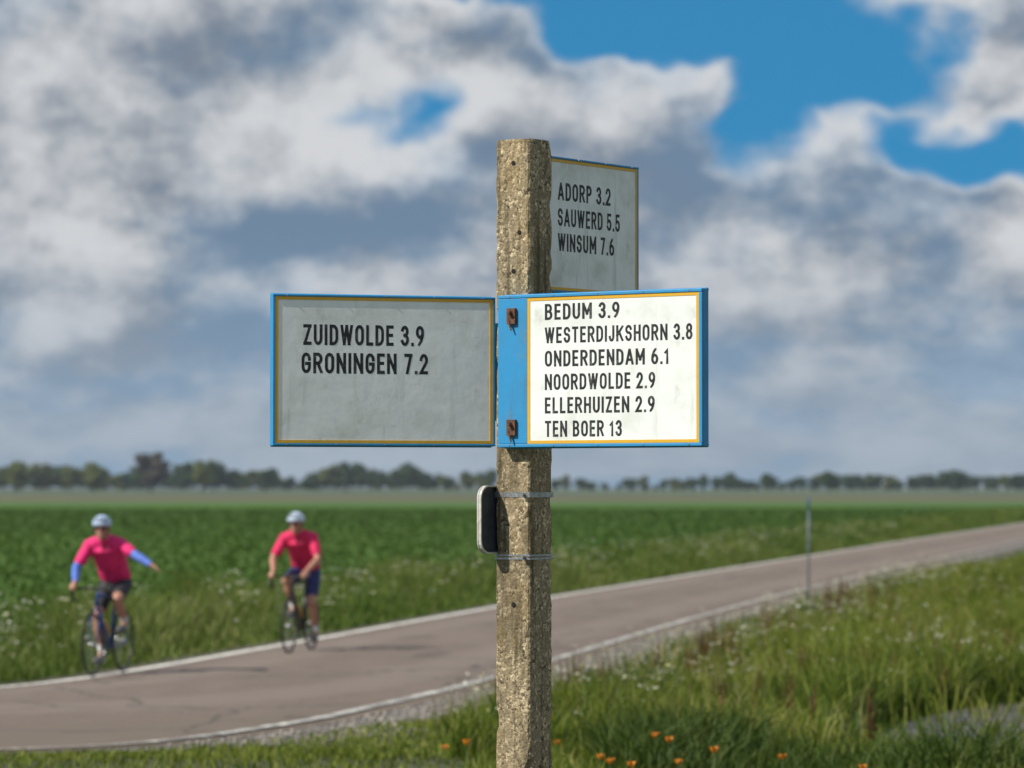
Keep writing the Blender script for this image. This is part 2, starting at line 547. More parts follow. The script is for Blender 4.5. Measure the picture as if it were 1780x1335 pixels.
M['crown_brown'] = leaf_mat('crown_brownish', [(0.050, 0.042, 0.024), (0.075, 0.060, 0.034), (0.10, 0.080, 0.045)], transl=0.2)
M['pole_white'] = mat('pole_pale_paint', (0.17, 0.21, 0.27), (0.13, 0.16, 0.21), 12, 0.45)
M['pole_blue'] = mat('pole_blue_paint', (0.04, 0.13, 0.34), (0.03, 0.10, 0.27), 12, 0.45)
M['pole_dark'] = mat('pole_dark_foot', (0.05, 0.055, 0.06), (0.03, 0.033, 0.036), 12, 0.6)

# ------------------------------------------------------------------ ground, road, verges
Dn = [20, 25.4, 25.9, 26.3, 26.7, 27.1, 27.6, 28.4, 29.5, 31, 36, 41, 48, 55, 65, 92, 138, 232, 420]
Xn = [-64, -40, -26, -14, -7.2, -4.1, -3.05, -2.42, -1.96, -1.42, -0.28, 0.62, 1.80, 3.02, 4.85, 10.2, 19.8, 39.5, 80]
Df = [20, 30.4, 31.0, 31.8, 32.8, 34.0, 35.2, 36.2, 38, 41, 48, 55, 65, 92, 138, 232, 420]
Xf = [-90, -40, -26, -15.5, -10.2, -7.4, -5.95, -5.2, -4.65, -4.05, -2.75, -1.5, 0.35, 5.75, 15.1, 34.6, 75]
dd = np.concatenate([np.arange(25.5, 40, 0.15), np.arange(40, 120, 0.75), np.arange(120, 420, 4.0)])


def smooth_curve(D, X):
    g = np.linspace(20, 420, 4001)
    y = np.interp(g, D, X)
    k = np.hanning(23); k /= k.sum()
    yp = np.concatenate([y[0] + (np.arange(-11, 0)) * (y[1] - y[0]), y, y[-1] + np.arange(1, 12) * (y[-1] - y[-2])])
    return g, np.convolve(yp, k, 'valid')


gn, yn = smooth_curve(Dn, Xn)
gf, yf = smooth_curve(Df, Xf)
near_x = lambda d: np.interp(d, gn, yn)
far_x = lambda d: np.interp(d, gf, yf)


def strip(name, xa, xb, z, m, nseg=6, zfun=None, d=dd):
    """a sheet between two curves X = xa(D) and X = xb(D)"""
    vs, fs, lat = [], [], []
    A, B = xa(d), xb(d)
    for i in range(len(d)):
        for k in range(nseg + 1):
            u = k / nseg
            x = A[i] * (1 - u) + B[i] * u
            zz = z + (zfun(u, d[i], x) if zfun else 0.0)
            vs.append((x, d[i], zz))
            lat.append(u)
    w_ = nseg + 1
    for i in range(len(d) - 1):
        for k in range(nseg):
            fs.append((i * w_ + k, i * w_ + k + 1, (i + 1) * w_ + k + 1, (i + 1) * w_ + k))
    o_ = MB().add(vs, fs).build(name, m, smooth=True)
    o_.data.attributes.new('tone', 'FLOAT', 'POINT').data.foreach_set('value', lat)
    return o_


def sheet(name, x0, x1, y0, y1, z, m, nx=24, ny=24):
    vs = [(x0 + (x1 - x0) * i / nx, y0 + (y1 - y0) * j / ny, z) for j in range(ny + 1) for i in range(nx + 1)]
    fs = [(j * (nx + 1) + i, j * (nx + 1) + i + 1, (j + 1) * (nx + 1) + i + 1, (j + 1) * (nx + 1) + i) for j in range(ny) for i in range(nx)]
    return MB().add(vs, fs).build(name, m)


tag(sheet('ground', -6000, 6000, -300, 9000, -0.03, M['stubble']), kind='structure')
tag(sheet('crop_field', -900, 900, -250, 455, -0.012, M['field'], 60, 60), kind='structure')
tag(sheet('pale_grass_strip', -900, 900, 455, 610, -0.012, M['pale_grass'], 40, 8), kind='structure')
tag(sheet('ploughed_strip', -1200, 1200, 610, 740, -0.012, M['ploughed'], 40, 8), kind='structure')

crown = lambda u, d, x: 0.05 * (1 - (2 * u - 1) ** 2)
road = tag(strip('road', far_x, near_x, 0.0, M['asphalt'], 10, crown), kind='structure')
for nm, fx, s, lm in (('edge_line', far_x, 1, M['line']), ('edge_line', near_x, -1, M['line_worn'])):
    o = strip(nm, lambda d, fx=fx, s=s: fx(d) + s * 0.20, lambda d, fx=fx, s=s: fx(d) + s * 0.34, 0.016, lm, 1)
    o.parent = road
bumpy = lambda u, d, x: 0.02 * math.sin(d * 1.3 + x * 2.1) * math.sin(x * 1.7 - d * 0.6)
tag(strip('gravel_shoulder', near_x, lambda d: near_x(d) + np.clip((d - 27.0) / 3.0, 0.1, 1.0) * 0.2 + 0.75 + 0.22 * np.sin(d * 0.9) + 0.12 * np.sin(d * 2.3 + 1), -0.005, M['gravel'], 3, d=dd[dd > 26.8]), kind='structure')
tag(strip('near_verge', lambda d: near_x(d) - 0.05, lambda d: near_x(d) + 16 + 0 * d, -0.009, M['soil'], 12, d=dd[dd > 29]), kind='structure')
tag(sheet('near_lawn', -60, 16, -40, 29.6, -0.0105, M['soil'], 40, 40), kind='structure')
tag(strip('far_verge', lambda d: far_x(d) - 4.2, lambda d: far_x(d) + 0.05, -0.010, M['soil'], 8), kind='structure')

# pebbles lying on the shoulder
rng = np.random.default_rng(7)


def pebbles(n, dlo, dhi):
    oct_v = np.array([(1, 0, 0), (-1, 0, 0), (0, 1, 0), (0, -1, 0), (0, 0, 1), (0, 0, -1)], dtype=np.float32)
    oct_f = np.array([(0, 2, 4), (2, 1, 4), (1, 3, 4), (3, 0, 4), (2, 0, 5), (1, 2, 5), (3, 1, 5), (0, 3, 5)], dtype=np.int32)
    d = rng.uniform(dlo, dhi, n)
    off = np.abs(rng.normal(0.45, 0.3, n)) + 0.03
    x = near_x(d) + off
    s = rng.uniform(0.008, 0.026, n)
    sc = np.stack([s * rng.uniform(0.8, 1.5, n), s * rng.uniform(0.8, 1.5, n), s * rng.uniform(0.5, 0.9, n)], 1)
    a = rng.uniform(0, 6.28, n)
    v = oct_v[None] * sc[:, None, :]
    vx = v[..., 0] * np.cos(a)[:, None] - v[..., 1] * np.sin(a)[:, None]
    vy = v[..., 0] * np.sin(a)[:, None] + v[..., 1] * np.cos(a)[:, None]
    v = np.stack([vx + x[:, None], vy + d[:, None], v[..., 2] + 0.006], -1).reshape(-1, 3)
    f = (oct_f[None] + (np.arange(n) * 6)[:, None, None]).reshape(-1, 3)
    o = array_mesh('gravel', v, f, M['pebble'])
    tag(o, 'loose pale gravel scattered along the near road edge', 'gravel', kind='stuff')


pebbles(5000, 28, 75)

# worn bit of paved path low on the right
pts = [(3.05, 27.6), (3.7, 27.2), (4.3, 27.4), (5.2, 28.2), (6.2, 30), (6.4, 32.5), (5.4, 33.8), (4.5, 33.2), (3.8, 31.8), (3.2, 30.0), (2.9, 28.6)]
mb = MB()
mb.add([(x, y, 0.026) for x, y in pts] + [(x, y, -0.03) for x, y in pts], [tuple(range(len(pts)))] + [(i, i + len(pts), (i + 1) % len(pts) + len(pts), (i + 1) % len(pts)) for i in range(len(pts))])
tag(mb.build('paved_path', M['path'], fix=True), kind='structure')


def in_path(x, y):
    cx, cy = 4.6, 30.2
    return ((x - cx - (y - cy) * 0.28) / 1.5) ** 2 + ((y - cy) / 3.4) ** 2 < 1.0


# ------------------------------------------------------------------ grass
def blades(name, x, y, h, wd, lean, m, tone, z0=None, facing=0.7):
    n = len(x)
    a = rng.uniform(0, 2 * PI, n)                     # lean direction
    b = rng.uniform(0, PI, n)                         # blade plane
    dx, dy = np.cos(a) * lean * h, np.sin(a) * lean * h
    wx, wy = np.cos(b) * wd, np.sin(b) * wd * facing
    z = np.zeros(n) if z0 is None else z0
    P = np.empty((n, 5, 3), dtype=np.float32)
    P[:, 0] = np.stack([x - wx, y - wy, z], 1)
    P[:, 1] = np.stack([x + wx, y + wy, z], 1)
    P[:, 2] = np.stack([x + dx * 0.35 - wx * 0.7, y + dy * 0.35 - wy * 0.7, z + h * 0.58], 1)
    P[:, 3] = np.stack([x + dx * 0.35 + wx * 0.7, y + dy * 0.35 + wy * 0.7, z + h * 0.58], 1)
    P[:, 4] = np.stack([x + dx, y + dy, z + h * (1 - 0.25 * lean)], 1)
    T = np.array([(0, 1, 3), (0, 3, 2), (2, 3, 4)], dtype=np.int32)
    f = (T[None] + (np.arange(n) * 5)[:, None, None]).reshape(-1, 3)
    return array_mesh(name, P.reshape(-1, 3), f, m, np.repeat(tone, 5))


def clumpy(x, y, s=1.0):
    return 0.5 + 0.25 * (np.sin(x * 2.3 * s + 1.3 * np.sin(y * 0.9 * s)) + np.sin(y * 1.1 * s + 1.7 * np.sin(x * 1.4 * s + 2)))


def heads(name, x, y, z, r, m, tone, parts=7):
    """loose flower heads: a few small tilted leaf-sized faces round each point"""
    n = len(x)
    N = n * parts
    X = np.repeat(x, parts) + rng.normal(0, 1, N) * np.repeat(r, parts)
    Y = np.repeat(y, parts) + rng.normal(0, 1, N) * np.repeat(r, parts)
    Z = np.repeat(z, parts) + rng.normal(0, 0.35, N) * np.repeat(r, parts)
    q = np.repeat(r, parts) * rng.uniform(0.35, 0.7, N)
    P = np.empty((N, 3, 3), dtype=np.float32)
    for k in range(3):
        an = rng.uniform(0, 0.7, N) + k * 2.09
        P[:, k] = np.stack([X + np.cos(an) * q, Y + np.sin(an) * q, Z + rng.uniform(-0.8, 0.8, N) * q], 1)
    f = np.arange(N * 3, dtype=np.int32).reshape(-1, 3)
    return array_mesh(name, P.reshape(-1, 3), f, m, np.repeat(np.repeat(tone, parts), 3))


# near verge, right of the road
n = 190000
d = 23 + (rng.random(n) ** 1.5) * 60
off = 0.45 + rng.random(n) ** 0.9 * 12
keep = rng.random(n) < np.clip((off - 0.35) / 0.9, 0.08, 1)
d, off = d[keep], off[keep]
x = near_x(d) + off
keep = (np.abs(x) < 0.21 * d + 1.5) & ~(in_path(x, d) & (rng.random(len(x)) < 0.86))
d, off, x = d[keep], off[keep], x[keep]
cl = clumpy(x, d)
# taller and ranker away from the road, mown short beside it
h = (0.05 + 0.40 * np.clip((off - 0.7) / 2.6, 0, 1)) * (0.55 + 0.9 * cl) * rng.uniform(0.6, 1.3, len(x))
nearpath = ((x - 4.3) / 1.9) ** 2 + ((d - 27.2) / 3.0) ** 2 < 1
h = np.where(nearpath, h * 0.35, h)
h = np.where((x < -0.5) & (d < 29.8), h * 0.16, h)            # kept short at the bend of the road
tone = np.clip(rng.normal(0.42, 0.22, len(x)) + 0.35 * (clumpy(x + 7, d + 3, 0.7) - 0.5), 0, 1)
o = blades('verge_grass', x, d, h, 0.0055 + 0.00012 * d, rng.uniform(0.15, 0.8, len(x)), M['grass_near'], tone)
tag(o, 'sunlit mixed grass on the verge right of the road', 'grass', kind='stuff')
# dark rank growth low on the right
n = 46000
d = rng.uniform(23.5, 36, n)
x = rng.uniform(0.6, 6.5, n)
off = x - near_x(d)
dens_ = clumpy(x + 3, d * 0.8 + 1, 0.9)
keep = (off > 2.0) & (x < 0.16 * d + 0.7) & (dens_ > 0.45) & ~in_path(x, d) & (((x - 4.3) / 1.7) ** 2 + ((d - 26.6) / 3.2) ** 2 > 1)
x, d = x[keep], d[keep]
h = rng.uniform(0.14, 0.42, len(x)) * (0.5 + clumpy(x, d))
o = blades('rank_grass', x, d, h, np.full(len(x), 0.011), rng.uniform(0.2, 0.9, len(x)), M['grass_dark'], np.clip(rng.normal(0.4, 0.25, len(x)), 0, 1))
tag(o, 'tall dark rank grass at the lower right of the verge', 'grass', kind='stuff')
# grass round the foot of the post and along the near side, left of it
n = 90000
d = rng.uniform(9, 31, n)
x = rng.uniform(-7.5, 6.5, n)
off = np.where(d < 25.6, 3.0, x - near_x(d))
keep = (off > 0.55 + 0.5 * (x < -2.6)) & (np.abs(x) < 0.2 * d + 2.5) & ~in_path(x, d)
x, d, off = x[keep], d[keep], off[keep]
h = np.where(x < -0.3, 0.045 + 0.02 * clumpy(x, d * 1.7, 1.6), 0.05 + 0.15 * np.clip((off - 0.8) / 2.0, 0, 1)) * rng.uniform(0.5, 1.3, len(x)) * (0.6 + 0.8 * clumpy(x, d))
o = blades('foreground_grass', x, d, h, np.full(len(x), 0.0075), rng.uniform(0.2, 0.8, len(x)), M['grass_near'], np.clip(rng.normal(0.35, 0.25, len(x)), 0, 1))
tag(o, 'short grass round the signpost along the bottom of the view', 'grass', kind='stuff')
# far verge beyond the road
n = 135000
d = 30 + rng.random(n) ** 1.7 * 230
off = 0.12 + rng.random(n) * 4.3
x = far_x(d) - off
keep = (np.abs(x) < 0.2 * d + 4.0)
x, d, off = x[keep], d[keep], off[keep]
cl = clumpy(x, d * 0.5)
h = (0.10 + 0.42 * np.clip((off - 0.15) / 1.1, 0, 1)) * (0.45 + 0.95 * cl) * rng.uniform(0.6, 1.25, len(x))
tone = np.clip(rng.normal(0.40, 0.24, len(x)) + 0.35 * (clumpy(x, d * 0.3, 0.6) - 0.5), 0, 1)
o = blades('far_verge_grass', x, d, h, 0.004 + 0.00018 * d, rng.uniform(0.1, 0.7, len(x)), M['grass_far'], tone)
tag(o, 'tall wild grass on the verge between road and field', 'grass', kind='stuff')
# low crop leaves over the near part of the field
n = 90000
d = 45 + rng.random(n) ** 1.6 * 300
u = rng.uniform(-1, 1, n)
x = u * (0.19 * d + 3)
keep = x < far_x(d) - 4.0
x, d = x[keep], d[keep]
h = rng.uniform(0.04, 0.12, len(x))
o = blades('crop_leaves', x, d, h, 0.012 + 0.0004 * d, rng.uniform(0.3, 1.0, len(x)), M['crop'], np.clip(rng.normal(0.4, 0.22, len(x)), 0, 1))
tag(o, 'low dark green crop leaves covering the field', 'crop', kind='stuff')
# the field right of the road, beyond the near verge
n = 40000
d = 40 + rng.random(n) ** 1.5 * 240
off = rng.uniform(8, 40, n)
x = near_x(d) + off
keep = x < 0.16 * d + 1
x, d = x[keep], d[keep]
o = blades('meadow_grass', x, d, rng.uniform(0.1, 0.4, len(x)), 0.006 + 0.0002 * d, rng.uniform(0.2, 0.8, len(x)), M['grass_near'], np.clip(rng.normal(0.45, 0.22, len(x)), 0, 1))
tag(o, 'rough meadow grass at the far right beyond the verge', 'grass', kind='stuff')

# broad-leaved weeds and dry stalks through the near verge
n = 9000
d = 25 + rng.random(n) ** 1.3 * 50
off = 0.75 + rng.random(n) ** 1.2 * 7
x = near_x(d) + off
keep = (x < 0.155 * d + 0.3) & ~((x < -0.5) & (d < 29.8)) & (clumpy(x + 2, d, 1.3) > 0.5) & ~in_path(x, d)
x, d = x[keep], d[keep]
o = blades('broad_leaved_weeds', x, d, rng.uniform(0.08, 0.30, len(x)), rng.uniform(0.016, 0.032, len(x)), rng.uniform(0.5, 1.2, len(x)), M['weed'], np.clip(rng.normal(0.45, 0.25, len(x)), 0, 1))
tag(o, 'broad-leaved weeds in patches through the near verge', 'weeds', kind='stuff')
n = 5200
d = 26 + rng.random(n) ** 1.2 * 60
off = 1.0 + rng.random(n) ** 1.3 * 8
x = near_x(d) + off
keep = (x < 0.155 * d + 0.3) & ~((x < -0.5) & (d < 29.8)) & ~in_path(x, d)
x, d = x[keep], d[keep]
o = blades('dry_stalks', x, d, rng.uniform(0.25, 0.55, len(x)), rng.uniform(0.004, 0.007, len(x)), rng.uniform(0.1, 0.5, len(x)), M['straw'], rng.random(len(x)))
tag(o, 'pale dry grass stalks standing through the near verge', 'stalks', kind='stuff')


n = 420
d = 27 + rng.random(n) * 34
x = near_x(d) + 1.4 + rng.random(n) * 6
keep = (x < 0.15 * d) & ~((x < -0.5) & (d < 29.8)) & ~in_path(x, d) & (clumpy(x + 5, d, 0.9) > 0.5)
x, d = x[keep], d[keep]
x, d = np.repeat(x, 9) + rng.normal(0, 0.02, len(x) * 9), np.repeat(d, 9) + rng.normal(0, 0.02, len(d) * 9)
o = blades('dock_seed_spikes', x, d, rng.uniform(0.3, 0.62, len(x)), np.full(len(x), 0.010), rng.uniform(0.02, 0.16, len(x)), M['dock'], rng.random(len(x)))
tag(o, 'rusty brown dock seed spikes standing in the near verge', 'dock', kind='stuff')


def umbels(name, stem_name, x, d, z, r, lb, lb2):
    """flower heads, each on its own stalk"""
    n_ = len(x)
    o_ = blades(stem_name, x, d, z / 0.96, np.full(n_, 0.005), np.full(n_, 0.02), M['weed'], rng.random(n_))
    tag(o_, lb2, 'stalks', kind='stuff')
    tag(heads(name, x, d, z, r, M['umbel'], rng.random(n_)), lb, 'wildflowers', kind='stuff')


n = 4200
d = 27 + rng.random(n) ** 1.15 * 55
off = 1.0 + rng.random(n) ** 1.2 * 6
x = near_x(d) + off
keep = (x < 0.15 * d) & ~((x < -0.5) & (d < 29.8)) & (clumpy(x, d, 0.8) > 0.40) & ~in_path(x, d)
x, d = x[keep], d[keep]
umbels('white_wildflowers', 'near_flower_stalks', x, d, rng.uniform(0.14, 0.50, len(x)), rng.uniform(0.010, 0.034, len(x)),
       'small white flower heads scattered through the near verge', 'green stalks of the white flowers in the near verge')
n = 1300
d = 36 + rng.random(n) ** 1.3 * 110
off = 0.4 + rng.random(n) * 2.6
x = far_x(d) - off
keep = (np.abs(x) < 0.15 * d) & (clumpy(x, d * 0.6, 0.8) > 0.36)
x, d = x[keep], d[keep]
umbels('far_wildflowers', 'far_flower_stalks', x, d, rng.uniform(0.25, 0.75, len(x)), rng.uniform(0.016, 0.046, len(x)),
       'pale flower heads scattered through the verge beyond the road', 'green stalks of the pale flowers beyond the road')


# orange flowers along the bottom
def poppy(name):
    t = empty(name)
    h = 0.30
    MB().path([(0, 0, -0.02), (0.012, 0.0, h * 0.5), (0.004, 0.006, h)], [0.004, 0.0035, 0.003], 6).build('stem', M['stem'], t, True)
    for k in range(3):
        a = k * 2.1 + 0.4
        c = Vector((math.cos(a), math.sin(a), 0))
        s_ = Vector((-math.sin(a), math.cos(a), 0))
        p0 = Vector((0.006, 0, h * (0.2 + 0.17 * k)))
        MB().add([p0, p0 + c * 0.05 + s_ * 0.012 + Vector((0, 0, 0.03)), p0 + c * 0.11 + Vector((0, 0, 0.02)), p0 + c * 0.05 - s_ * 0.012 + Vector((0, 0, 0.03))], [(0, 1, 2), (0, 2, 3)]).build('leaf', M['stem'], t)
    for k in range(5):
        a = k * 2 * PI / 5
        vs, fs = [], []
        for i in range(5):
            u = i / 4
            for j in range(5):
                v = j / 4 * 2 - 1
                r = 0.012 + 0.034 * u
                an = a + v * 0.62 * (0.5 + 0.5 * math.sin(PI * (0.15 + 0.7 * u)))
                vs.append((0.004 + math.cos(an) * r, 0.006 + math.sin(an) * r, h + 0.030 * u ** 1.4 + 0.004 * math.sin(v * 4 + k)))
        for i in range(4):
            for j in range(4):
                fs.append((i * 5 + j, i * 5 + j + 1, (i + 1) * 5 + j + 1, (i + 1) * 5 + j))
        MB().add(vs, fs).build('petal', M['petal'], t, True)
    MB().ball((0.004, 0.006, h + 0.008), (0.009, 0.009, 0.010), 8, 6).build('flower_centre', M['umbel'], t, True)
    return t


def copy_tree(o, parent=None):
    c = o.copy()
    C.objects.link(c)
    c.parent = parent
    for ch in o.children:
        copy_tree(ch, c)
    return c


spots = [(968, 1276, 'orange flower just right of the post near its foot'), (1139, 1290, 'bright orange flower, left one of the close pair right of the post'),
         (1163, 1294, 'bright orange flower, right one of the close pair right of the post'), (1042, 1321, 'orange flower at the bottom edge, left of a neighbouring twin'),
         (1060, 1325, 'orange flower at the bottom edge, right of its close twin'), (1098, 1327, 'orange flower alone at the bottom edge between two pairs'),
         (1178, 1319, 'orange flower below the bright pair, near the bottom edge'), (1357, 1307, 'orange flower right of centre in dark grass near the bottom edge'),
         (1499, 1321, 'rightmost orange flower at the bottom edge beside the grey path'), (774, 1284, 'leftmost orange flower in short grass beside the road'),
         (810, 1302, 'orange flower left of the post in short grass'), (1240, 1312, 'orange flower at the bottom between the pair and the dark grass')]
pop = poppy('orange_flower')
for i, (px, py, lb) in enumerate(spots):
    o = pop if i == 0 else copy_tree(pop)
    D = (EYE - 0.31) * FPX / (py - HOR)
    o.location = ((px - 890) / FPX * D, D, 0)
    o.rotation_euler = (0, 0, i * 1.7)
    s_ = 0.95 + 0.3 * ((i * 37) % 10) / 10
    o.scale = (s_ * 0.56, s_ * 0.56, 0.82 + 0.04 * ((i * 53) % 9))
    tag(o, lb, 'flower', 'orange flowers in the verge')

# ------------------------------------------------------------------ signpost
TH = R(35)
F = Vector(((920 - 890) / FPX * 12.38, 12.38, 0))
SIDE = 0.142
uL = Vector((math.cos(TH), -math.sin(TH), 0))      # along the sunlit face, left to right
uR = Vector((math.sin(TH), math.cos(TH), 0))       # along the shaded face, left to right
PC = F - uL * SIDE / 2 + uR * SIDE / 2
post = empty('signpost', (PC.x, PC.y, 0))
tag(post, 'weathered concrete signpost carrying three white direction panels', 'signpost')
ZT = EYE + (HOR - 241) / FPX * 12.42


def post_mesh():
    n, rows = 10, 130
    z0 = -0.4
    per = []
    hs = SIDE / 2
    ch = 0.006
    for s_ in range(4):
        a = s_ * PI / 2
        for k in range(n):
            u = -hs + ch + (SIDE - 2 * ch) * k / (n - 1)
            p = Vector((u, -hs, 0))
            per.append(Matrix.Rotation(a, 3, 'Z') @ p)
    random.seed(3)
    vs, fs = [], []
    m = len(per)
    from mathutils import noise as nz
    for j in range(rows + 1):
        z = z0 + (ZT - z0) * j / rows
        for p in per:
            q = Vector((p.x, p.y, z))
            edge = min(abs(abs(p.x) - hs), abs(abs(p.y) - hs)) if True else 0
            corner = max(0.0, 1 - (hs - min(abs(p.x), abs(p.y))) / 0.02)
            nn = nz.fractal(q * 38, 1.0, 2.0, 4) * 0.0017 + nz.noise(q * 9) * 0.0012
            chip = max(0.0, nz.noise(q * 13 + Vector((4, 2, 1))) - 0.08) * 0.024 * corner
            top = max(0.0, 1 - (ZT - z) / 0.02)
            r = 1 - (chip - nn) / hs - top * 0.03
            vs.append((p.x * r, p.y * r, z + (nz.noise(q * 30) * 0.004 if j == rows else 0)))
    for j in range(rows):
        for k in range(m):
            fs.append((j * m + k, j * m + (k + 1) % m, (j + 1) * m + (k + 1) % m, (j + 1) * m + k))
    fs.append(tuple(rows * m + k for k in range(m)))
    return MB().add(vs, fs)


pm = post_mesh().build('concrete_post', M['concrete'], post)
pm.rotation_euler = (0, 0, -TH)


def post_local(u, nrm_, z):
    """point on the post, u to the right along the sunlit face, nrm_ out of that face"""
    nL = Vector((-math.sin(TH), -math.cos(TH), 0))
    return uL * u + nL * nrm_ + Vector((0, 0, z))


# bolt holes in the sunlit face
for py in (284, 405, 472, 1050):
    z = EYE + (HOR - py) / FPX * 12.45
    c = post_local(0.005 if py != 405 else 0.03, SIDE / 2 - 0.004, z)
    nL = Vector((-math.sin(TH), -math.cos(TH), 0))
    MB().path([c, c + nL * 0.0068], 0.008, 12).build('bolt_hole', M['hole'], post)

# lettering: narrow sign-writer's capitals drawn as flat strokes
def arc(cx, cy, rx, ry, a0, a1, n=9):
    return [(cx + rx * math.cos(R(a0 + (a1 - a0) * k / (n - 1))), cy + ry * math.sin(R(a0 + (a1 - a0) * k / (n - 1)))) for k in range(n)]


bowl = [(0, 1), (0.5, 1)] + arc(0.5, 0.745, 0.5, 0.255, 90, -90) + [(0, 0.49)]
GL = {
    'A': (0.56, [[(0, 0), (0.47, 1)], [(0.53, 1), (1, 0)], [(0.17, 0.28), (0.83, 0.28)]]),
    'B': (0.50, [[(0, 0), (0, 1)], [(0, 1), (0.5, 1)] + arc(0.5, 0.765, 0.42, 0.235, 90, -90) + [(0, 0.53)], [(0, 0.53), (0.5, 0.53)] + arc(0.5, 0.265, 0.5, 0.265, 90, -90) + [(0, 0)]]),
    'D': (0.50, [[(0, 0), (0, 1)], [(0, 1), (0.4, 1)] + arc(0.4, 0.68, 0.6, 0.32, 90, 0) + arc(0.4, 0.32, 0.6, 0.32, 0, -90) + [(0, 0)]]),
    'E': (0.43, [[(1, 1), (0, 1), (0, 0), (1, 0)], [(0, 0.52), (0.88, 0.52)]]),
    'G': (0.51, [arc(0.5, 0.72, 0.5, 0.28, 0, 180) + arc(0.5, 0.28, 0.5, 0.28, 180, 360) + [(1, 0.47), (0.55, 0.47)]]),
    'H': (0.51, [[(0, 0), (0, 1)], [(1, 0), (1, 1)], [(0, 0.52), (1, 0.52)]]),
    'I': (0.155, [[(0.5, 0), (0.5, 1)]]),
    'J': (0.42, [[(1, 1), (1, 0.28)] + arc(0.5, 0.26, 0.5, 0.26, 0, -175)]),
    'K': (0.53, [[(0, 0), (0, 1)], [(1, 1), (0, 0.36)], [(0.36, 0.6), (1, 0)]]),
    'L': (0.41, [[(0, 1), (0, 0), (1, 0)]]),
    'M': (0.63, [[(0, 0), (0, 1)], [(0.02, 1), (0.5, 0.3)], [(0.98, 1), (0.5, 0.3)], [(1, 1), (1, 0)]]),
    'N': (0.53, [[(0, 0), (0, 1)], [(0.02, 1), (0.98, 0)], [(1, 0), (1, 1)]]),
    'O': (0.51, [arc(0.5, 0.72, 0.5, 0.28, 0, 180) + arc(0.5, 0.28, 0.5, 0.28, 180, 360) + [(1, 0.72)]]),
    'P': (0.49, [[(0, 0), (0, 1)], bowl]),
    'R': (0.51, [[(0, 0), (0, 1)], bowl, [(0.5, 0.49), (1, 0)]]),
    'S': (0.49, [arc(0.5, 0.76, 0.5, 0.24, 12, 255, 11) + arc(0.5, 0.27, 0.5, 0.27, 75, -168, 11)]),
    'T': (0.48, [[(0, 1), (1, 1)], [(0.5, 1), (0.5, 0)]]),
    'U': (0.50, [[(0, 1), (0, 0.28)] + arc(0.5, 0.28, 0.5, 0.28, 180, 360) + [(1, 1)]]),
    'W': (0.72, [[(0, 1), (0.25, 0)], [(0.25, 0), (0.5, 1)], [(0.5, 1), (0.75, 0)], [(0.75, 0), (1, 1)]]),
    'Z': (0.47, [[(0, 1), (1, 1)], [(0.96, 1), (0.04, 0)], [(0, 0), (1, 0)]]),
    '1': (0.32, [[(0, 0.76), (0.75, 1), (0.75, 0)]]),
    '2': (0.47, [arc(0.5, 0.72, 0.5, 0.28, 170, -25) + [(0, 0), (1, 0)]]),
    '3': (0.47, [arc(0.48, 0.76, 0.47, 0.24, 160, -90), arc(0.48, 0.265, 0.52, 0.265, 90, -160)]),
    '5': (0.47, [[(0.93, 1), (0.1, 1), (0.05, 0.5)] + arc(0.47, 0.31, 0.53, 0.31, 120, -155)]),
    '6': (0.48, [arc(0.5, 0.29, 0.5, 0.29, 180, 540, 17), [(0, 0.29), (0.02, 0.5), (0.3, 0.82), (0.62, 1)]]),
    '7': (0.45, [[(0, 1), (1, 1)], [(0.96, 1), (0.3, 0)]]),
    '8': (0.48, [arc(0.5, 0.76, 0.44, 0.24, 270, 630, 17), arc(0.5, 0.265, 0.5, 0.265, 90, 450, 17)]),
    '9': (0.48, [arc(0.5, 0.71, 0.5, 0.29, 0, 360, 17), [(1, 0.71), (0.98, 0.5), (0.7, 0.18), (0.38, 0)]]),
}


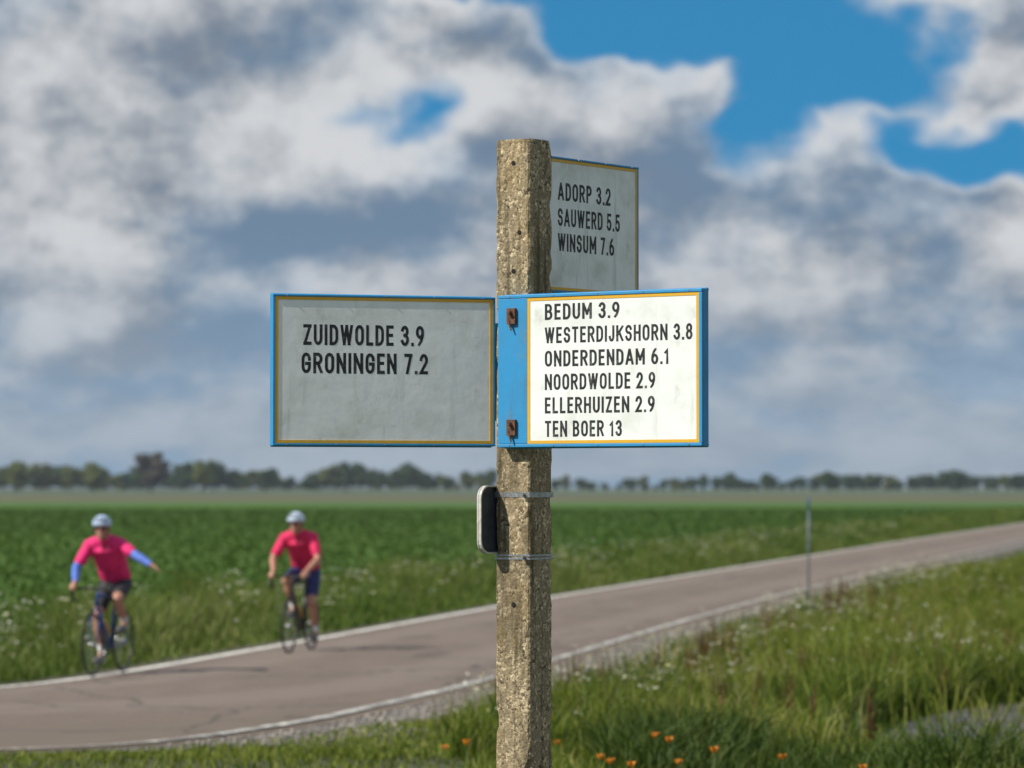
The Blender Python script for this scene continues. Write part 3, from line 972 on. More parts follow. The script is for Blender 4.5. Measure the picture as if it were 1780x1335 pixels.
def text_mesh(txt, cap, wide, weight=0.162):
    """flat lettering of the given cap height, fitted to the given length"""
    V, Fc = [], []
    x = 0.0
    k = 0
    hw = weight / 2
    strokes = []
    for ch in txt:
        if ch == ' ':
            x += 0.30
            continue
        if ch == '.':
            strokes.append([(x + hw, 0.0), (x + hw, weight * 1.05)])
            x += weight + 0.11
            continue
        w0, st = GL[ch]
        for pl_ in st:
            strokes.append([(x + hw + px_ * (w0 - weight), hw + py_ * (1 - weight)) for px_, py_ in pl_])
        x += w0 + 0.125
    total = x - 0.125
    kx = wide / total
    for pl_ in strokes:
        P = [Vector((a_ * kx, b_ * cap)) for a_, b_ in pl_]
        Q = [P[0]]
        for p_ in P[1:]:
            if (p_ - Q[-1]).length > cap * 0.004:
                Q.append(p_)
        dot = len(pl_) == 2 and abs(pl_[0][1]) < 1e-6 and abs(pl_[0][0] - pl_[1][0]) < 1e-6 and pl_[1][1] < 0.3
        hx, hz_ = hw * kx, hw * cap
        n_ = len(Q)
        base = len(V)
        closed = n_ > 3 and (Q[0] - Q[-1]).length < cap * 0.01
        for i_, p_ in enumerate(Q):
            a_ = (Q[i_] - Q[i_ - 1]) if i_ > 0 else ((Q[0] - Q[-2]) if closed else None)
            b_ = (Q[i_ + 1] - Q[i_]) if i_ < n_ - 1 else ((Q[1] - Q[0]) if closed else None)
            a_ = a_ if a_ is not None else b_
            b_ = b_ if b_ is not None else a_
            na = Vector((-a_.y, a_.x)).normalized()
            nb = Vector((-b_.y, b_.x)).normalized()
            m_ = (na + nb)
            m_ = m_.normalized() if m_.length > 1e-4 else na
            mi = 1.0 / max(0.42, m_.dot(na))
            q_ = p_.copy()
            if not closed and not dot:                      # butt ends reach the outline
                if i_ == 0: q_ = p_ - b_.normalized() * hz_ * (1.0 if abs(b_.normalized().y) > 0.6 else 0.9)
                if i_ == n_ - 1: q_ = p_ + a_.normalized() * hz_ * (1.0 if abs(a_.normalized().y) > 0.6 else 0.9)
            yy = 0.00036 - 0.00005 * (k % 7)
            for sg in (1, -1):
                V.append((q_.x + m_.x * mi * hx * sg, yy, min(cap, max(0.0, q_.y + m_.y * mi * hz_ * sg))))
        for i_ in range(n_ - 1):
            o_ = base + i_ * 2
            Fc.append((o_, o_ + 1, o_ + 3, o_ + 2))
        k += 1
    me = bpy.data.meshes.new('lettering')
    me.from_pydata(V, [], Fc)
    me.update()
    me.materials.append(M['ink'])
    return me


def panel(org, rz, L, H, ml, lines, label, face_m, rim=0.0125):
    """org: lower left outer corner of the visible side; ml: blue margin on the left"""
    th, mr = 0.034, rim
    mb = MB()
    mb.box((L / 2, th / 2 + 0.006, H / 2), (L, th, H))
    # raised blue rim
    mb.box((L / 2, 0.001, H - rim / 2), (L, 0.010, rim - 0.002))
    mb.box((L / 2, 0.001, rim / 2), (L, 0.010, rim - 0.002))
    mb.box((ml / 2, 0.002, H / 2), (ml, 0.0078, H - 2 * rim))
    mb.box((L - mr / 2, 0.002, H / 2), (mr, 0.0078, H - 2 * rim))
    # rolled channel along top and bottom
    for z in (H - 0.004, 0.004):
        mb.path([(0.002, th + 0.004, z), (L - 0.002, th + 0.004, z)], 0.008, 8)
    p = mb.build('sign_panel', M['blue'], post, bevel=0.0015)
    p['label'] = label
    p.location = Vector(org) - Vector(post.location)
    p.rotation_euler = (0, 0, rz)
    fw, fh = L - ml - mr, H - 2 * rim
    MB().box((ml + fw / 2, 0.0035, H / 2), (fw, 0.006, fh)).build('panel_face', face_m, p)
    bw = 0.0105
    q = MB()
    q.box((ml + fw / 2, 0.0001, rim + fh - bw / 2), (fw, 0.0022, bw))
    q.box((ml + fw / 2, 0.0001, rim + bw / 2), (fw, 0.0022, bw))
    q.box((ml + bw / 2, 0.0001, H / 2), (bw, 0.0022, fh - 2 * bw))
    q.box((ml + fw - bw / 2, 0.0001, H / 2), (bw, 0.0022, fh - 2 * bw))
    q.build('border_line', M['yellow'], p)
    for (txt, tx, tz, cap, wide) in lines:
        me = text_mesh(txt, cap, wide)
        o = bpy.data.objects.new('place_name', me)
        C.objects.link(o)
        o.parent = p
        o.location = (tx, 0.0, tz)
    for z in (H - rim * 0.5, rim * 0.5):
        for k in range(5):
            xx = L * (0.06 + 0.22 * k)
            MB().path([(xx, -0.0035, z), (xx, -0.006, z)], [0.0028, 0.002], 8).build('rivet', M['steel'], p)
    return p


def hit(px, p0, u):
    """parameter along p0 + t*u (plan view) where direction px meets it"""
    s_ = (px - 890.0) / FPX
    return (s_ * p0.y - p0.x) / (u.x - s_ * u.y)


# right panel, in front of the sunlit face
nL = Vector((-math.sin(TH), -math.cos(TH), 0))
p0 = PC + nL * (SIDE / 2 + 0.045)
ta, tb = hit(866, p0, uL), hit(1221, p0, uL)
A = p0 + uL * ta
zt, zb = 2.0 + (HOR - 513) / FPX * 12.38, 2.0 + (HOR - 778) / FPX * 12.38
LR, HR = tb - ta, zt - zb
ml = hit(917, p0, uL) - ta


def seg(px, u, q, ta_):
    return hit(px, q, u) - ta_


rl = []
for i, (t_, xe) in enumerate((('BEDUM 3.9', 1077), ('WESTERDIJKSHORN 3.8', 1204), ('ONDERDENDAM 6.1', 1163), ('NOORDWOLDE 2.9', 1139), ('ELLERHUIZEN 2.9', 1138), ('TEN BOER 13', 1081))):
    xs = seg(947, uL, p0, ta)
    xw = seg(xe, uL, p0, ta) - xs
    rl.append((t_, xs, HR - 0.0350 - 0.055 - i * 0.0798, 0.055, xw))
pr = panel((A.x, A.y, zb), -TH, LR, HR, ml, rl, 'sunlit white panel with six place names, right of the post', M['white'])
# rusty clamps on its blue mounting strip
for z in (HR * 0.86, HR * 0.13):
    q = MB()
    q.box((ml * 0.5, -0.008, z), (0.036, 0.012, 0.055))
    q.path([(ml * 0.5, -0.014, z + 0.012), (ml * 0.5, -0.030, z + 0.012)], 0.008, 6)
    q.path([(ml * 0.5 - 0.01, -0.012, z - 0.014), (ml * 0.5 + 0.004, -0.016, z - 0.05)], [0.006, 0.003], 6)
    q.build('clamp', M['rust'], pr, bevel=0.002)

# left panel, turned a little away from the sun
TL = R(18)
uLp = Vector((math.cos(TL), math.sin(TL), 0))
nLp = Vector((math.sin(TL), -math.cos(TL), 0))
q0 = Vector(((861 - 890) / FPX * 12.52, 12.52, 0))
t0 = hit(474, q0, uLp)
A = q0 + uLp * t0
LL = -t0
zt2, zb2 = 2.0 + (HOR - 516) / FPX * 12.5, 2.0 + (HOR - 776) / FPX * 12.5
HL = zt2 - zb2
ll = []
for t_, xs_, xe, z in (('ZUIDWOLDE 3.9', 527, 737, 0.345), ('GRONINGEN 7.2', 524, 744, 0.248)):
    xs = seg(xs_, uLp, q0, t0)
    ll.append((t_, xs, z, 0.071, seg(xe, uLp, q0, t0) - xs))
pl = panel((A.x, A.y, zb2), TL, LL, HL, 0.009, ll, 'shaded white panel with two large place names, left of the post', M['white'], 0.009)
MB().box((LL + 0.05, 0.022, HL * 0.5), (0.12, 0.02, 0.34)).build('bracket', M['blue'], pl, bevel=0.002)

# upper panel, receding to the right behind the post
nR = Vector((math.cos(TH), -math.sin(TH), 0))
r0 = PC - nR * (SIDE / 2 + 0.012)
t1 = hit(1110, r0, uR)
t0u = t1 - 0.80
A = r0 + uR * t0u
zt3 = 2.0 + (HOR - 262) / FPX * 12.60
zb3 = 2.0 + (HOR - 503) / FPX * 12.60
HU = zt3 - zb3
ul = []
for t_, xe, z in (('ADORP 3.2', 1062, HU - 0.155), ('SAUWERD 5.5', 1078, HU - 0.247), ('WINSUM 7.6', 1068, HU - 0.336)):
    xs = seg(970, uR, r0, t0u)
    ul.append((t_, xs, z, 0.064, seg(xe, uR, r0, t0u) - xs))
panel((A.x, A.y, zb3), PI / 2 - TH, 0.80, HU, 0.009, ul, 'upper white panel with three place names, receding behind the post', M['white_stained'], 0.009)

# small route plate on the left, held by two steel bands
zc = EYE + (HOR - 903) / FPX * 12.45
pw, ph = 0.20, 0.235
prof = []
rr = 0.045
for cx, cz, a0 in ((pw - rr, ph / 2 - rr, 0), (rr, ph / 2 - rr, 90), (rr, -ph / 2 + rr, 180), (pw - rr, -ph / 2 + rr, 270)):
    for k in range(6):
        a = R(a0 + k * 18)
        prof.append((cx + rr * math.cos(a), cz + rr * math.sin(a)))


def plate(mb, y0, y1, inset=0.0):
    cxm, n_ = pw / 2, len(prof)
    pr_ = [(cxm + (x - cxm) * (1 - inset), z * (1 - inset)) for x, z in prof]
    vs = [(x, y0, z) for x, z in pr_] + [(x, y1, z) for x, z in pr_]
    fs = [tuple(range(n_)), tuple(reversed(range(n_, 2 * n_)))] + [(i, i + n_, (i + 1) % n_ + n_, (i + 1) % n_) for i in range(n_)]
    return mb.add(vs, fs)


g0 = PC - nR * (SIDE / 2 + 0.002)
tl = hit(834, g0, uR)
A = g0 + uR * tl - Vector(post.location)
rp = plate(MB(), 0.004, 0.008).build('route_plate', M['dark_metal'], post, fix=True)
rp.location = (A.x, A.y, zc)
rp.rotation_euler = (0, 0, PI / 2 - TH)
q = MB()
n_ = len(prof)
inn = [(pw / 2 + (x - pw / 2) * 0.95, z * 0.955) for x, z in prof]
vs = [(x, -0.005, z) for x, z in prof] + [(x, 0.012, z) for x, z in prof] + [(x, -0.005, z) for x, z in inn] + [(x, 0.012, z) for x, z in inn]
fs = []
for i in range(n_):
    j = (i + 1) % n_
    fs += [(i, i + n_, j + n_, j), (i + 2 * n_, j + 2 * n_, j + 3 * n_, i + 3 * n_), (i, j, j + 2 * n_, i + 2 * n_), (i + n_, i + 3 * n_, j + 3 * n_, j + n_)]
q.add(vs, fs).build('plate_rim', M['plate_white'], rp, fix=True)
MB().box((pw * 0.62, -0.002, 0.0), (0.02, 0.012, ph * 0.8)).build('plate_rib', M['dark_metal'], rp)
for py in (860, 968):
    z = EYE + (HOR - py) / FPX * 12.42
    hs = SIDE / 2 + 0.0005
    q = MB()
    for zz in (-0.0055, 0.0055) if py == 968 else (0.0,):
        hh = 0.007 if py == 968 else 0.018
        loop = []
        for sx, sy in ((-1, -1), (1, -1), (1, 1), (-1, 1)):
            loop.append((sx * hs, sy * hs))
        vs = [(x, y, zz - hh / 2) for x, y in loop] + [(x, y, zz + hh / 2) for x, y in loop] + [(x * 1.02, y * 1.02, zz - hh / 2) for x, y in loop] + [(x * 1.02, y * 1.02, zz + hh / 2) for x, y in loop]
        fs = []
        for i in range(4):
            j = (i + 1) % 4
            fs += [(i + 8, j + 8, j + 12, i + 12), (i + 4, j + 4, j, i), (i, j, j + 8, i + 8), (i + 12, j + 12, j + 4, i + 4)]
        q.add(vs, fs)
    q.path([(hs - 0.02, -hs - 0.002, 0), (hs - 0.02, -hs - 0.018, 0)], 0.007, 6)
    b = q.build('steel_band', M['steel'], post, fix=True)
    b.location = (0, 0, z)
    b.rotation_euler = (0, 0, -TH)

# ------------------------------------------------------------------ thin marker pole
D = 12520 / (1056 - HOR)
mp = empty('marker_pole', ((1405 - 890) / FPX * D, D, 0))
tag(mp, 'thin pale marker pole with blue top beside the near road edge', 'pole')
hp = EYE + (HOR - 864) / FPX * D
MB().path([(0, 0, -0.1), (0, 0, 0.45)], 0.018, 10).build('pole_foot', M['pole_dark'], mp, True)
MB().path([(0, 0, 0.45), (0, 0, hp - 0.22)], [0.0155, 0.0145], 10).build('pole_shaft', M['pole_white'], mp, True)
MB().path([(0, 0, hp - 0.22), (0, 0, hp - 0.03), (0, 0, hp)], [0.017, 0.017, 0.010], 10).build('pole_top', M['pole_blue'], mp, True)

# ------------------------------------------------------------------ bicycles and riders
MC = {}
MC['skin'] = mat('skin', (0.48, 0.25, 0.17), (0.42, 0.20, 0.13), 30, 0.5)
MC['jersey_pink'] = mat('crimson_pink_jersey', (0.84, 0.022, 0.19), (0.66, 0.014, 0.14), 9, 0.75, 0.8)
MC['jersey_red'] = mat('red_jersey', (0.78, 0.018, 0.12), (0.56, 0.012, 0.085), 9, 0.75, 0.8)
MC['sleeve_blue'] = mat('blue_arm_warmers', (0.10, 0.20, 0.62), (0.08, 0.15, 0.5), 14, 0.7)
MC['shorts_dark'] = mat('dark_shorts', (0.022, 0.022, 0.030), (0.015, 0.015, 0.02), 14, 0.7)
MC['shorts_blue'] = mat('navy_shorts', (0.022, 0.032, 0.16), (0.018, 0.024, 0.11), 14, 0.7)
MC['helmet'] = mat('pale_blue_helmet', (0.50, 0.62, 0.82), (0.42, 0.54, 0.76), 10, 0.3)
MC['helmet_white'] = mat('white_blue_helmet', (0.62, 0.72, 0.86), (0.52, 0.62, 0.8), 10, 0.3)
MC['vent'] = mat('helmet_vent', (0.02, 0.02, 0.025), None, 10, 0.7)
MC['glass'] = mat('dark_lenses', (0.015, 0.015, 0.018), None, 10, 0.12)
MC['shoe'] = mat('shoe', (0.12, 0.12, 0.13), (0.08, 0.08, 0.09), 10, 0.5)
MC['sock'] = mat('sock', (0.66, 0.66, 0.66), None, 10, 0.8)
MC['glove'] = mat('glove_yellow', (0.62, 0.40, 0.04), (0.5, 0.3, 0.03), 10, 0.7)
MC['tyre'] = mat('tyre_rubber', (0.018, 0.018, 0.018), None, 20, 0.8)
MC['rim'] = mat('dark_rim', (0.06, 0.06, 0.065), (0.04, 0.04, 0.045), 20, 0.35, metal=0.5)
MC['chrome'] = mat('bike_alloy', (0.5, 0.5, 0.52), None, 20, 0.3, metal=0.9)
MC['frame_a'] = mat('bike_frame_blue', (0.03, 0.09, 0.28), (0.025, 0.07, 0.22), 10, 0.3)
MC['frame_b'] = mat('bike_frame_dark', (0.04, 0.04, 0.05), (0.03, 0.03, 0.035), 10, 0.3)
MC['tape'] = mat('bar_tape', (0.03, 0.03, 0.03), None, 20, 0.8)
MC['bottle'] = mat('bottle', (0.6, 0.35, 0.08), None, 10, 0.4)

WR = 0.336
HUBF, HUBR = Vector((0, 0.585, WR)), Vector((0, -0.415, WR))
BB = Vector((0, 0, 0.275))
HT1, HT0 = Vector((0, 0.405, 0.875)), Vector((0, 0.445, 0.735))
ST = Vector((0, -0.165, 0.815))


def bicycle(label, fm, crank_deg, name='racing_bicycle'):
    t = empty(name)
    tag(t, label, 'bicycle', 'racing bicycles on the road')
    f = MB()
    f.path([HT1 + Vector((0, 0, -0.03)), ST], [0.016, 0.015], 10)
    f.path([HT0 + Vector((0, 0, 0.02)), BB], [0.020, 0.021], 10)
    f.path([BB, ST + Vector((0, -0.008, 0.03))], [0.018, 0.016], 10)
    f.path([HT0, HT1], 0.021, 10)
    for s in (-1, 1):
        f.path([ST + Vector((s * 0.015, 0, -0.02)), HUBR + Vector((s * 0.062, 0, 0))], 0.008, 8)
        f.path([BB + Vector((s * 0.03, 0, 0)), HUBR + Vector((s * 0.062, 0, 0))], 0.010, 8)
    f.build('frame', fm, t, True)
    q = MB()
    for s in (-1, 1):
        q.path([HT0 + Vector((s * 0.02, 0.008, -0.03)), HT0 + Vector((s * 0.045, 0.02, -0.07)), HUBF + Vector((s * 0.05, 0, 0))], [0.014, 0.013, 0.008], 8)
    q.path([HT0 + Vector((-0.045, 0.012, -0.04)), HT0 + Vector((0.045, 0.012, -0.04))], 0.013, 8)
    q.build('fork', fm, t, True)
    MB().path([ST, ST + Vector((0, -0.045, 0.15))], 0.0135, 8).build('seat_post', MC['chrome'], t, True)
    sp = ST + Vector((0, -0.05, 0.165))
    MB().path([sp + Vector((0, -0.12, 0.01)), sp + Vector((0, -0.07, 0.012)), sp + Vector((0, 0.02, 0.004)), sp + Vector((0, 0.10, 0)), sp + Vector((0, 0.15, -0.005))],
              [0.045, 0.068, 0.045, 0.024, 0.014], 12, flat=0.35, side=(1, 0, 0)).build('saddle', MC['tape'], t, True)
    stem_end = HT1 + Vector((0, 0.09, 0.045))
    MB().path([HT1 + Vector((0, -0.006, 0.03)), stem_end], 0.016, 8).build('stem', MC['chrome'], t, True)
    hb = MB()
    for s in (-1, 1):
        hb.path([stem_end, stem_end + Vector((s * 0.13, 0, 0)), stem_end + Vector((s * 0.205, 0.01, 0)), stem_end + Vector((s * 0.21, 0.07, 0)), stem_end + Vector((s * 0.213, 0.105, -0.03)),
                 stem_end + Vector((s * 0.215, 0.10, -0.08)), stem_end + Vector((s * 0.216, 0.05, -0.125)), stem_end + Vector((s * 0.217, -0.02, -0.13))], 0.0145, 8)
    hb.build('handlebar', MC['tape'], t, True)
    for s in (-1, 1):
        MB().path([stem_end + Vector((s * 0.212, 0.075, 0.0)), stem_end + Vector((s * 0.212, 0.125, 0.035)), stem_end + Vector((s * 0.213, 0.15, 0.01)), stem_end + Vector((s * 0.214, 0.145, -0.07))],
                  [0.016, 0.017, 0.012, 0.006], 8).build('brake_lever', MC['tape'], t, True)
    for hub in (HUBF, HUBR):
        n = 36
        ring = [hub + Vector((0, math.cos(2 * PI * k / n), math.sin(2 * PI * k / n))) * (WR - 0.024) for k in range(n)]
        wv = MB().path(ring, 0.011, 6, closed=True, side=(1, 0, 0)).build('wheel', MC['rim'], t, True)
        ring = [hub + Vector((0, math.cos(2 * PI * k / n), math.sin(2 * PI * k / n))) * (WR - 0.013) for k in range(n)]
        MB().path(ring, 0.0135, 8, closed=True, side=(1, 0, 0)).build('tyre', MC['tyre'], wv, True)
        MB().path([hub + Vector((-0.05, 0, 0)), hub + Vector((-0.02, 0, 0)), hub + Vector((0.02, 0, 0)), hub + Vector((0.05, 0, 0))], [0.012, 0.018, 0.018, 0.012], 10).build('hub', MC['chrome'], wv, True)
        sp_ = MB()
        for k in range(20):
            a = 2 * PI * k / 20
            sp_.path([hub + Vector((0.02 * (-1) ** k, 0, 0)), hub + Vector((0, math.cos(a), math.sin(a))) * (WR - 0.03)], 0.0013, 4, cap=False)
        sp_.build('spokes', MC['chrome'], wv)
    ca = R(crank_deg)
    cdir = Vector((0, math.sin(ca), -math.cos(ca)))
    for s, sg in ((1, 1), (-1, -1)):
        p = BB + Vector((s * 0.07, 0, 0)) + cdir * 0.17 * sg
        cr = MB().path([BB + Vector((s * 0.055, 0, 0)), p], [0.014, 0.011], 8).build('crank', MC['chrome'], t, True)
        MB().box(p + Vector((s * 0.05, 0, 0)), (0.085, 0.08, 0.018)).build('pedal', MC['tape'], cr, bevel=0.003)
    n = 28
    ring = [BB + Vector((0.05, math.cos(2 * PI * k / n) * 0.1, math.sin(2 * PI * k / n) * 0.1)) for k in range(n)]
    cr = MB().path(ring, 0.006, 6, closed=True, side=(1, 0, 0))
    for k in range(5):
        a = 2 * PI * k / 5
        cr.path([BB + Vector((0.05, 0, 0)), BB + Vector((0.05, math.cos(a) * 0.1, math.sin(a) * 0.1))], 0.008, 6)
    cr.build('chainring', MC['rim'], t, True)
    q = MB()
    q.path([BB + Vector((0.05, 0, 0.1)), HUBR + Vector((0.045, 0, 0.035))], 0.004, 5)
    q.path([BB + Vector((0.05, 0, -0.1)), HUBR + Vector((0.045, 0.02, -0.09)), HUBR + Vector((0.045, 0, -0.035))], 0.004, 5)
    q.build('chain', MC['rim'], t)
    bd = (HT0 - BB).normalized()
    b0 = BB + bd * 0.16 + Vector((0, -0.03, 0.045))
    MB().path([b0, b0 + bd * 0.13, b0 + bd * 0.155, b0 + bd * 0.19], [0.036, 0.036, 0.02, 0.016], 10).build('water_bottle', MC['bottle'], t, True)
    return t, cdir


def ik(a, b, l1, l2, pole):
    a, b = Vector(a), Vector(b)
    d = b - a
    L = min(d.length, (l1 + l2) * 0.999)
    d.normalize()
    x = (l1 * l1 - l2 * l2 + L * L) / (2 * L)
    h = math.sqrt(max(0, l1 * l1 - x * x))
    p = Vector(pole)
    p = (p - d * p.dot(d)).normalized()
    return a + d * x + p * h


def remesh(o, vox, sm=3):
    r = o.modifiers.new('remesh', 'REMESH')
    r.mode = 'VOXEL'
    r.voxel_size = vox
    r.use_smooth_shade = True
    s = o.modifiers.new('smooth', 'SMOOTH')
    s.factor = 0.5
    s.iterations = sm
    return o


def limb(mb, pts, rad, n=14, flat=1.0):
    """capsule chain with round ends"""
    mb.path(pts, rad, n, flat=flat)
    for p, r in zip(pts, rad):
        mb.ball(p, r, 12, 8)


def hand(mb, wrist, direction, palm_n, curl, s):
    """five fingers; direction: along the hand, palm_n: out of the palm, s: side of the thumb"""
    d = Vector(direction).normalized()
    pn = Vector(palm_n)
    pn = (pn - d * pn.dot(d)).normalized()
    side = d.cross(pn) * s
    M3 = Matrix((side, d, pn)).transposed()
    c = Vector(wrist) + d * 0.05
    mb.ball(c, (0.040, 0.050, 0.016), 12, 8, M3)
    for k, (off, ln) in enumerate(((0.028, 0.072), (0.010, 0.080), (-0.009, 0.074), (-0.027, 0.058))):
        p = c + d * 0.042 + side * off
        a1, a2, a3 = curl, curl * 2.0, curl * 2.7
        pts = [p - d * 0.02, p]
        for a, f in ((a1, 0.42), (a2, 0.32), (a3, 0.26)):
            pts.append(pts[-1] + (d * math.cos(a) + pn * math.sin(a)) * ln * f)
        limb(mb, pts, [0.0095, 0.0095, 0.009, 0.0082, 0.007], 8)
    p = c - d * 0.025 + side * 0.030
    t1 = p + (side * 0.75 + d * 0.6 + pn * 0.25).normalized() * 0.036
    t2 = t1 + (side * 0.25 + d * 0.85 + pn * (0.3 + curl)).normalized() * 0.03
    limb(mb, [p, t1, t2], [0.0115, 0.0105, 0.008], 8)


def rider(label, arm_signal, jersey, shorts, cdir, helmet_m, sleeves, head_turn):
    t = empty('person')
    tag(t, label, 'person', 'cyclists riding towards the camera')
    hipc = Vector((0, -0.20, 0.985))
    belly = Vector((0, -0.075, 1.13))
    chest = Vector((0, 0.075, 1.29))
    shc = Vector((0, 0.165, 1.385))
    neck = Vector((0, 0.225, 1.435))
    head = Vector((0, 0.295, 1.545))
    body = MB()
    # torso as an elliptical loft
    tp = [hipc + Vector((0, -0.02, -0.05)), hipc, hipc.lerp(belly, 0.5), belly, chest, shc + Vector((0, -0.01, 0.0)), shc + Vector((0, 0.03, 0.03))]
    tr = [0.13, 0.165, 0.155, 0.15, 0.168, 0.165, 0.10]
    body.path(tp, tr, 18, flat=0.68, side=(1, 0, 0))
    body.ball(hipc, (0.155, 0.13, 0.12))
    limb(body, [shc + Vector((0, 0.01, 0.0)), neck, neck + Vector((0, 0.03, 0.05))], [0.075, 0.058, 0.055])
    # head: skull, jaw, nose, brow, ears
    HR_ = Matrix.Rotation(head_turn, 3, 'Z') @ Matrix.Rotation(R(-6), 3, 'X')
    hp_ = lambda x, y, z: head + HR_ @ Vector((x, y, z))
    body.ball(hp_(0, -0.008, 0.025), (0.076, 0.096, 0.095), 16, 12, HR_)
    body.ball(hp_(0, 0.030, -0.045), (0.056, 0.060, 0.066), 14, 10, HR_)
    body.ball(hp_(0, 0.068, -0.088), (0.026, 0.024, 0.022), 10, 8, HR_)
    body.path([hp_(0, 0.088, 0.020), hp_(0, 0.102, -0.008), hp_(0, 0.108, -0.024)], [0.010, 0.013, 0.017], 8)
    body.ball(hp_(0, 0.086, -0.062), (0.024, 0.014, 0.007), 10, 6, HR_)
    for s in (-1, 1):
        body.ball(hp_(s * 0.030, 0.080, 0.034), (0.026, 0.012, 0.009), 8, 6, HR_)
        body.ball(hp_(s * 0.078, -0.005, -0.008), (0.009, 0.020, 0.031), 8, 6, HR_)
    J = MB()      # jersey
    J.path([hipc + Vector((0, 0.0, 0.035))] + [p + Vector((0, 0, 0.004)) for p in tp[2:6]] + [shc + Vector((0, 0.03, 0.025))], [0.170, 0.170, 0.166, 0.182, 0.180, 0.125], 18, flat=0.72, side=(1, 0, 0))
    limb(J, [shc + Vector((0, 0.012, 0.01)), neck + Vector((0, -0.012, -0.012))], [0.085, 0.070])
    SH = MB()     # shorts
    SH.ball(hipc + Vector((0, 0.0, 0.0)), (0.168, 0.142, 0.115), 16, 10)
    SH.path([hipc + Vector((0, 0, 0.03)), hipc.lerp(belly, 0.45)], [0.166, 0.160], 18, flat=0.74, side=(1, 0, 0))
    SL = []
    SO = []
    for s, sg in ((1, 1), (-1, -1)):
        hip = hipc + Vector((s * 0.085, 0.015, -0.03))
        pedal = BB + Vector((s * 0.118, 0, 0)) + cdir * 0.17 * sg
        foot = pedal + Vector((0, 0, 0.035))
        ankle = foot + Vector((-s * 0.004, -0.105, 0.075))
        knee = ik(hip, ankle, 0.425, 0.425, (s * 0.12, 1, 0.2))
        limb(body, [hip, hip.lerp(knee, 0.4), knee, knee.lerp(ankle, 0.32), knee.lerp(ankle, 0.75), ankle], [0.088, 0.080, 0.056, 0.056, 0.040, 0.036])
        limb(SH, [hip, hip.lerp(knee, 0.4), hip.lerp(knee, 0.72)], [0.098, 0.091, 0.078])
        limb(body, [ankle, foot + Vector((0, 0.0, 0.01)), foot + Vector((0, 0.075, -0.005))], [0.036, 0.034, 0.028])
        SO.append((ankle, knee, foot, s))
        shd = shc + Vector((s * 0.175, 0.0, -0.012))
        J.ball(shd, (0.074, 0.074, 0.072), 12, 8)
        J.path([shc + Vector((s * 0.06, 0, 0.015)), shd], [0.085, 0.070], 12)
        body.path([shc + Vector((s * 0.06, 0, 0.01)), shd], [0.078, 0.060], 12)
        if arm_signal and s < 0:
            elbow = shd + Vector((-0.205, 0.13, -0.105))
            wrist = elbow + Vector((-0.195, 0.09, -0.095))
            hdir, pn, cu = (wrist - elbow), (0, 0.5, -1), 0.12
        else:
            wrist = Vector((s * 0.205, 0.545, 0.985))
            elbow = ik(shd, wrist, 0.305, 0.285, (s * 1.0, -0.3, -0.75))
            hdir, pn, cu = Vector((s * 0.03, 0.9, -0.18)), (-s * 0.55, 0, -1), 0.72
        limb(body, [shd, shd.lerp(elbow, 0.5), elbow, elbow.lerp(wrist, 0.35), wrist], [0.058, 0.050, 0.041, 0.041, 0.029])
        hand(body, wrist, hdir, pn, cu, -s if not (arm_signal and s < 0) else 1)
        k0 = 0.72
        limb(J, [shd, shd.lerp(elbow, k0)], [0.071, 0.060])
        if sleeves:
            SL.append(MB())
            limb(SL[-1], [shd.lerp(elbow, k0 - 0.1), elbow, elbow.lerp(wrist, 0.35), elbow.lerp(wrist, 0.95)], [0.050, 0.047, 0.047, 0.036])
    bo = remesh(body.build('body', MC['skin'], t, True), 0.0075, 4)
    jo = remesh(J.build('jersey', jersey, t, True), 0.011, 4)
    tx = bpy.data.textures.new('cloth_folds', 'CLOUDS')
    tx.noise_scale = 0.075
    dm = jo.modifiers.new('folds', 'DISPLACE')
    dm.texture = tx
    dm.strength = 0.022
    dm.mid_level = 0.45
    zp = [shc + Vector((0, 0.125, 0.01)), chest + Vector((0, 0.105, -0.035)), belly + Vector((0, 0.105, -0.055))]
    MB().path(zp, 0.007, 6).build('zip', MC['vent'], t, True)
    remesh(SH.build('shorts', shorts, t, True), 0.011, 4)
    if sleeves:
        for q in SL:
            remesh(q.build('arm_warmer', sleeves, t, True), 0.010, 3)
    for ankle, knee, foot, s in SO:
        q = MB()
        limb(q, [foot + Vector((0, -0.105, 0.012)), foot + Vector((0, -0.02, 0.010)), foot + Vector((0, 0.07, -0.004)), foot + Vector((0, 0.115, -0.008))], [0.034, 0.041, 0.042, 0.030], 12)
        remesh(q.build('shoe', MC['shoe'], t, True), 0.010, 3)
        q = MB()
        limb(q, [ankle + Vector((0, 0.01, -0.03)), ankle, ankle.lerp(knee, 0.2)], [0.040, 0.040, 0.045], 12)
        q.build('sock', MC['sock'], t, True)
    # helmet: shell over the skull with a peak line and dark vents
    hm = MB()
    nu, nv = 28, 9
    vs, fs = [], []
    for lay, k in ((0, 1.0), (1, 0.93)):
        for j in range(nv + 1):
            th = R(4) + (R(98) - R(4)) * j / nv
            for i in range(nu):
                ph = 2 * PI * i / nu
                fr = math.sin(ph)
                tt = th if fr < 0 else th * (1 - 0.10 * fr)
                rx, ry, rz_ = 0.101 * k, (0.132 if fr < 0 else 0.124) * k, 0.105 * k
                x_, y_, z_ = rx * math.sin(tt) * math.cos(ph), ry * math.sin(tt) * fr, rz_ * math.cos(tt)
                rib = 1 + 0.025 * math.cos(x_ * 150)
                vs.append(hp_(x_ * rib, y_ * rib - 0.010, z_ * rib + 0.045))
    lay_n = nu * (nv + 1)
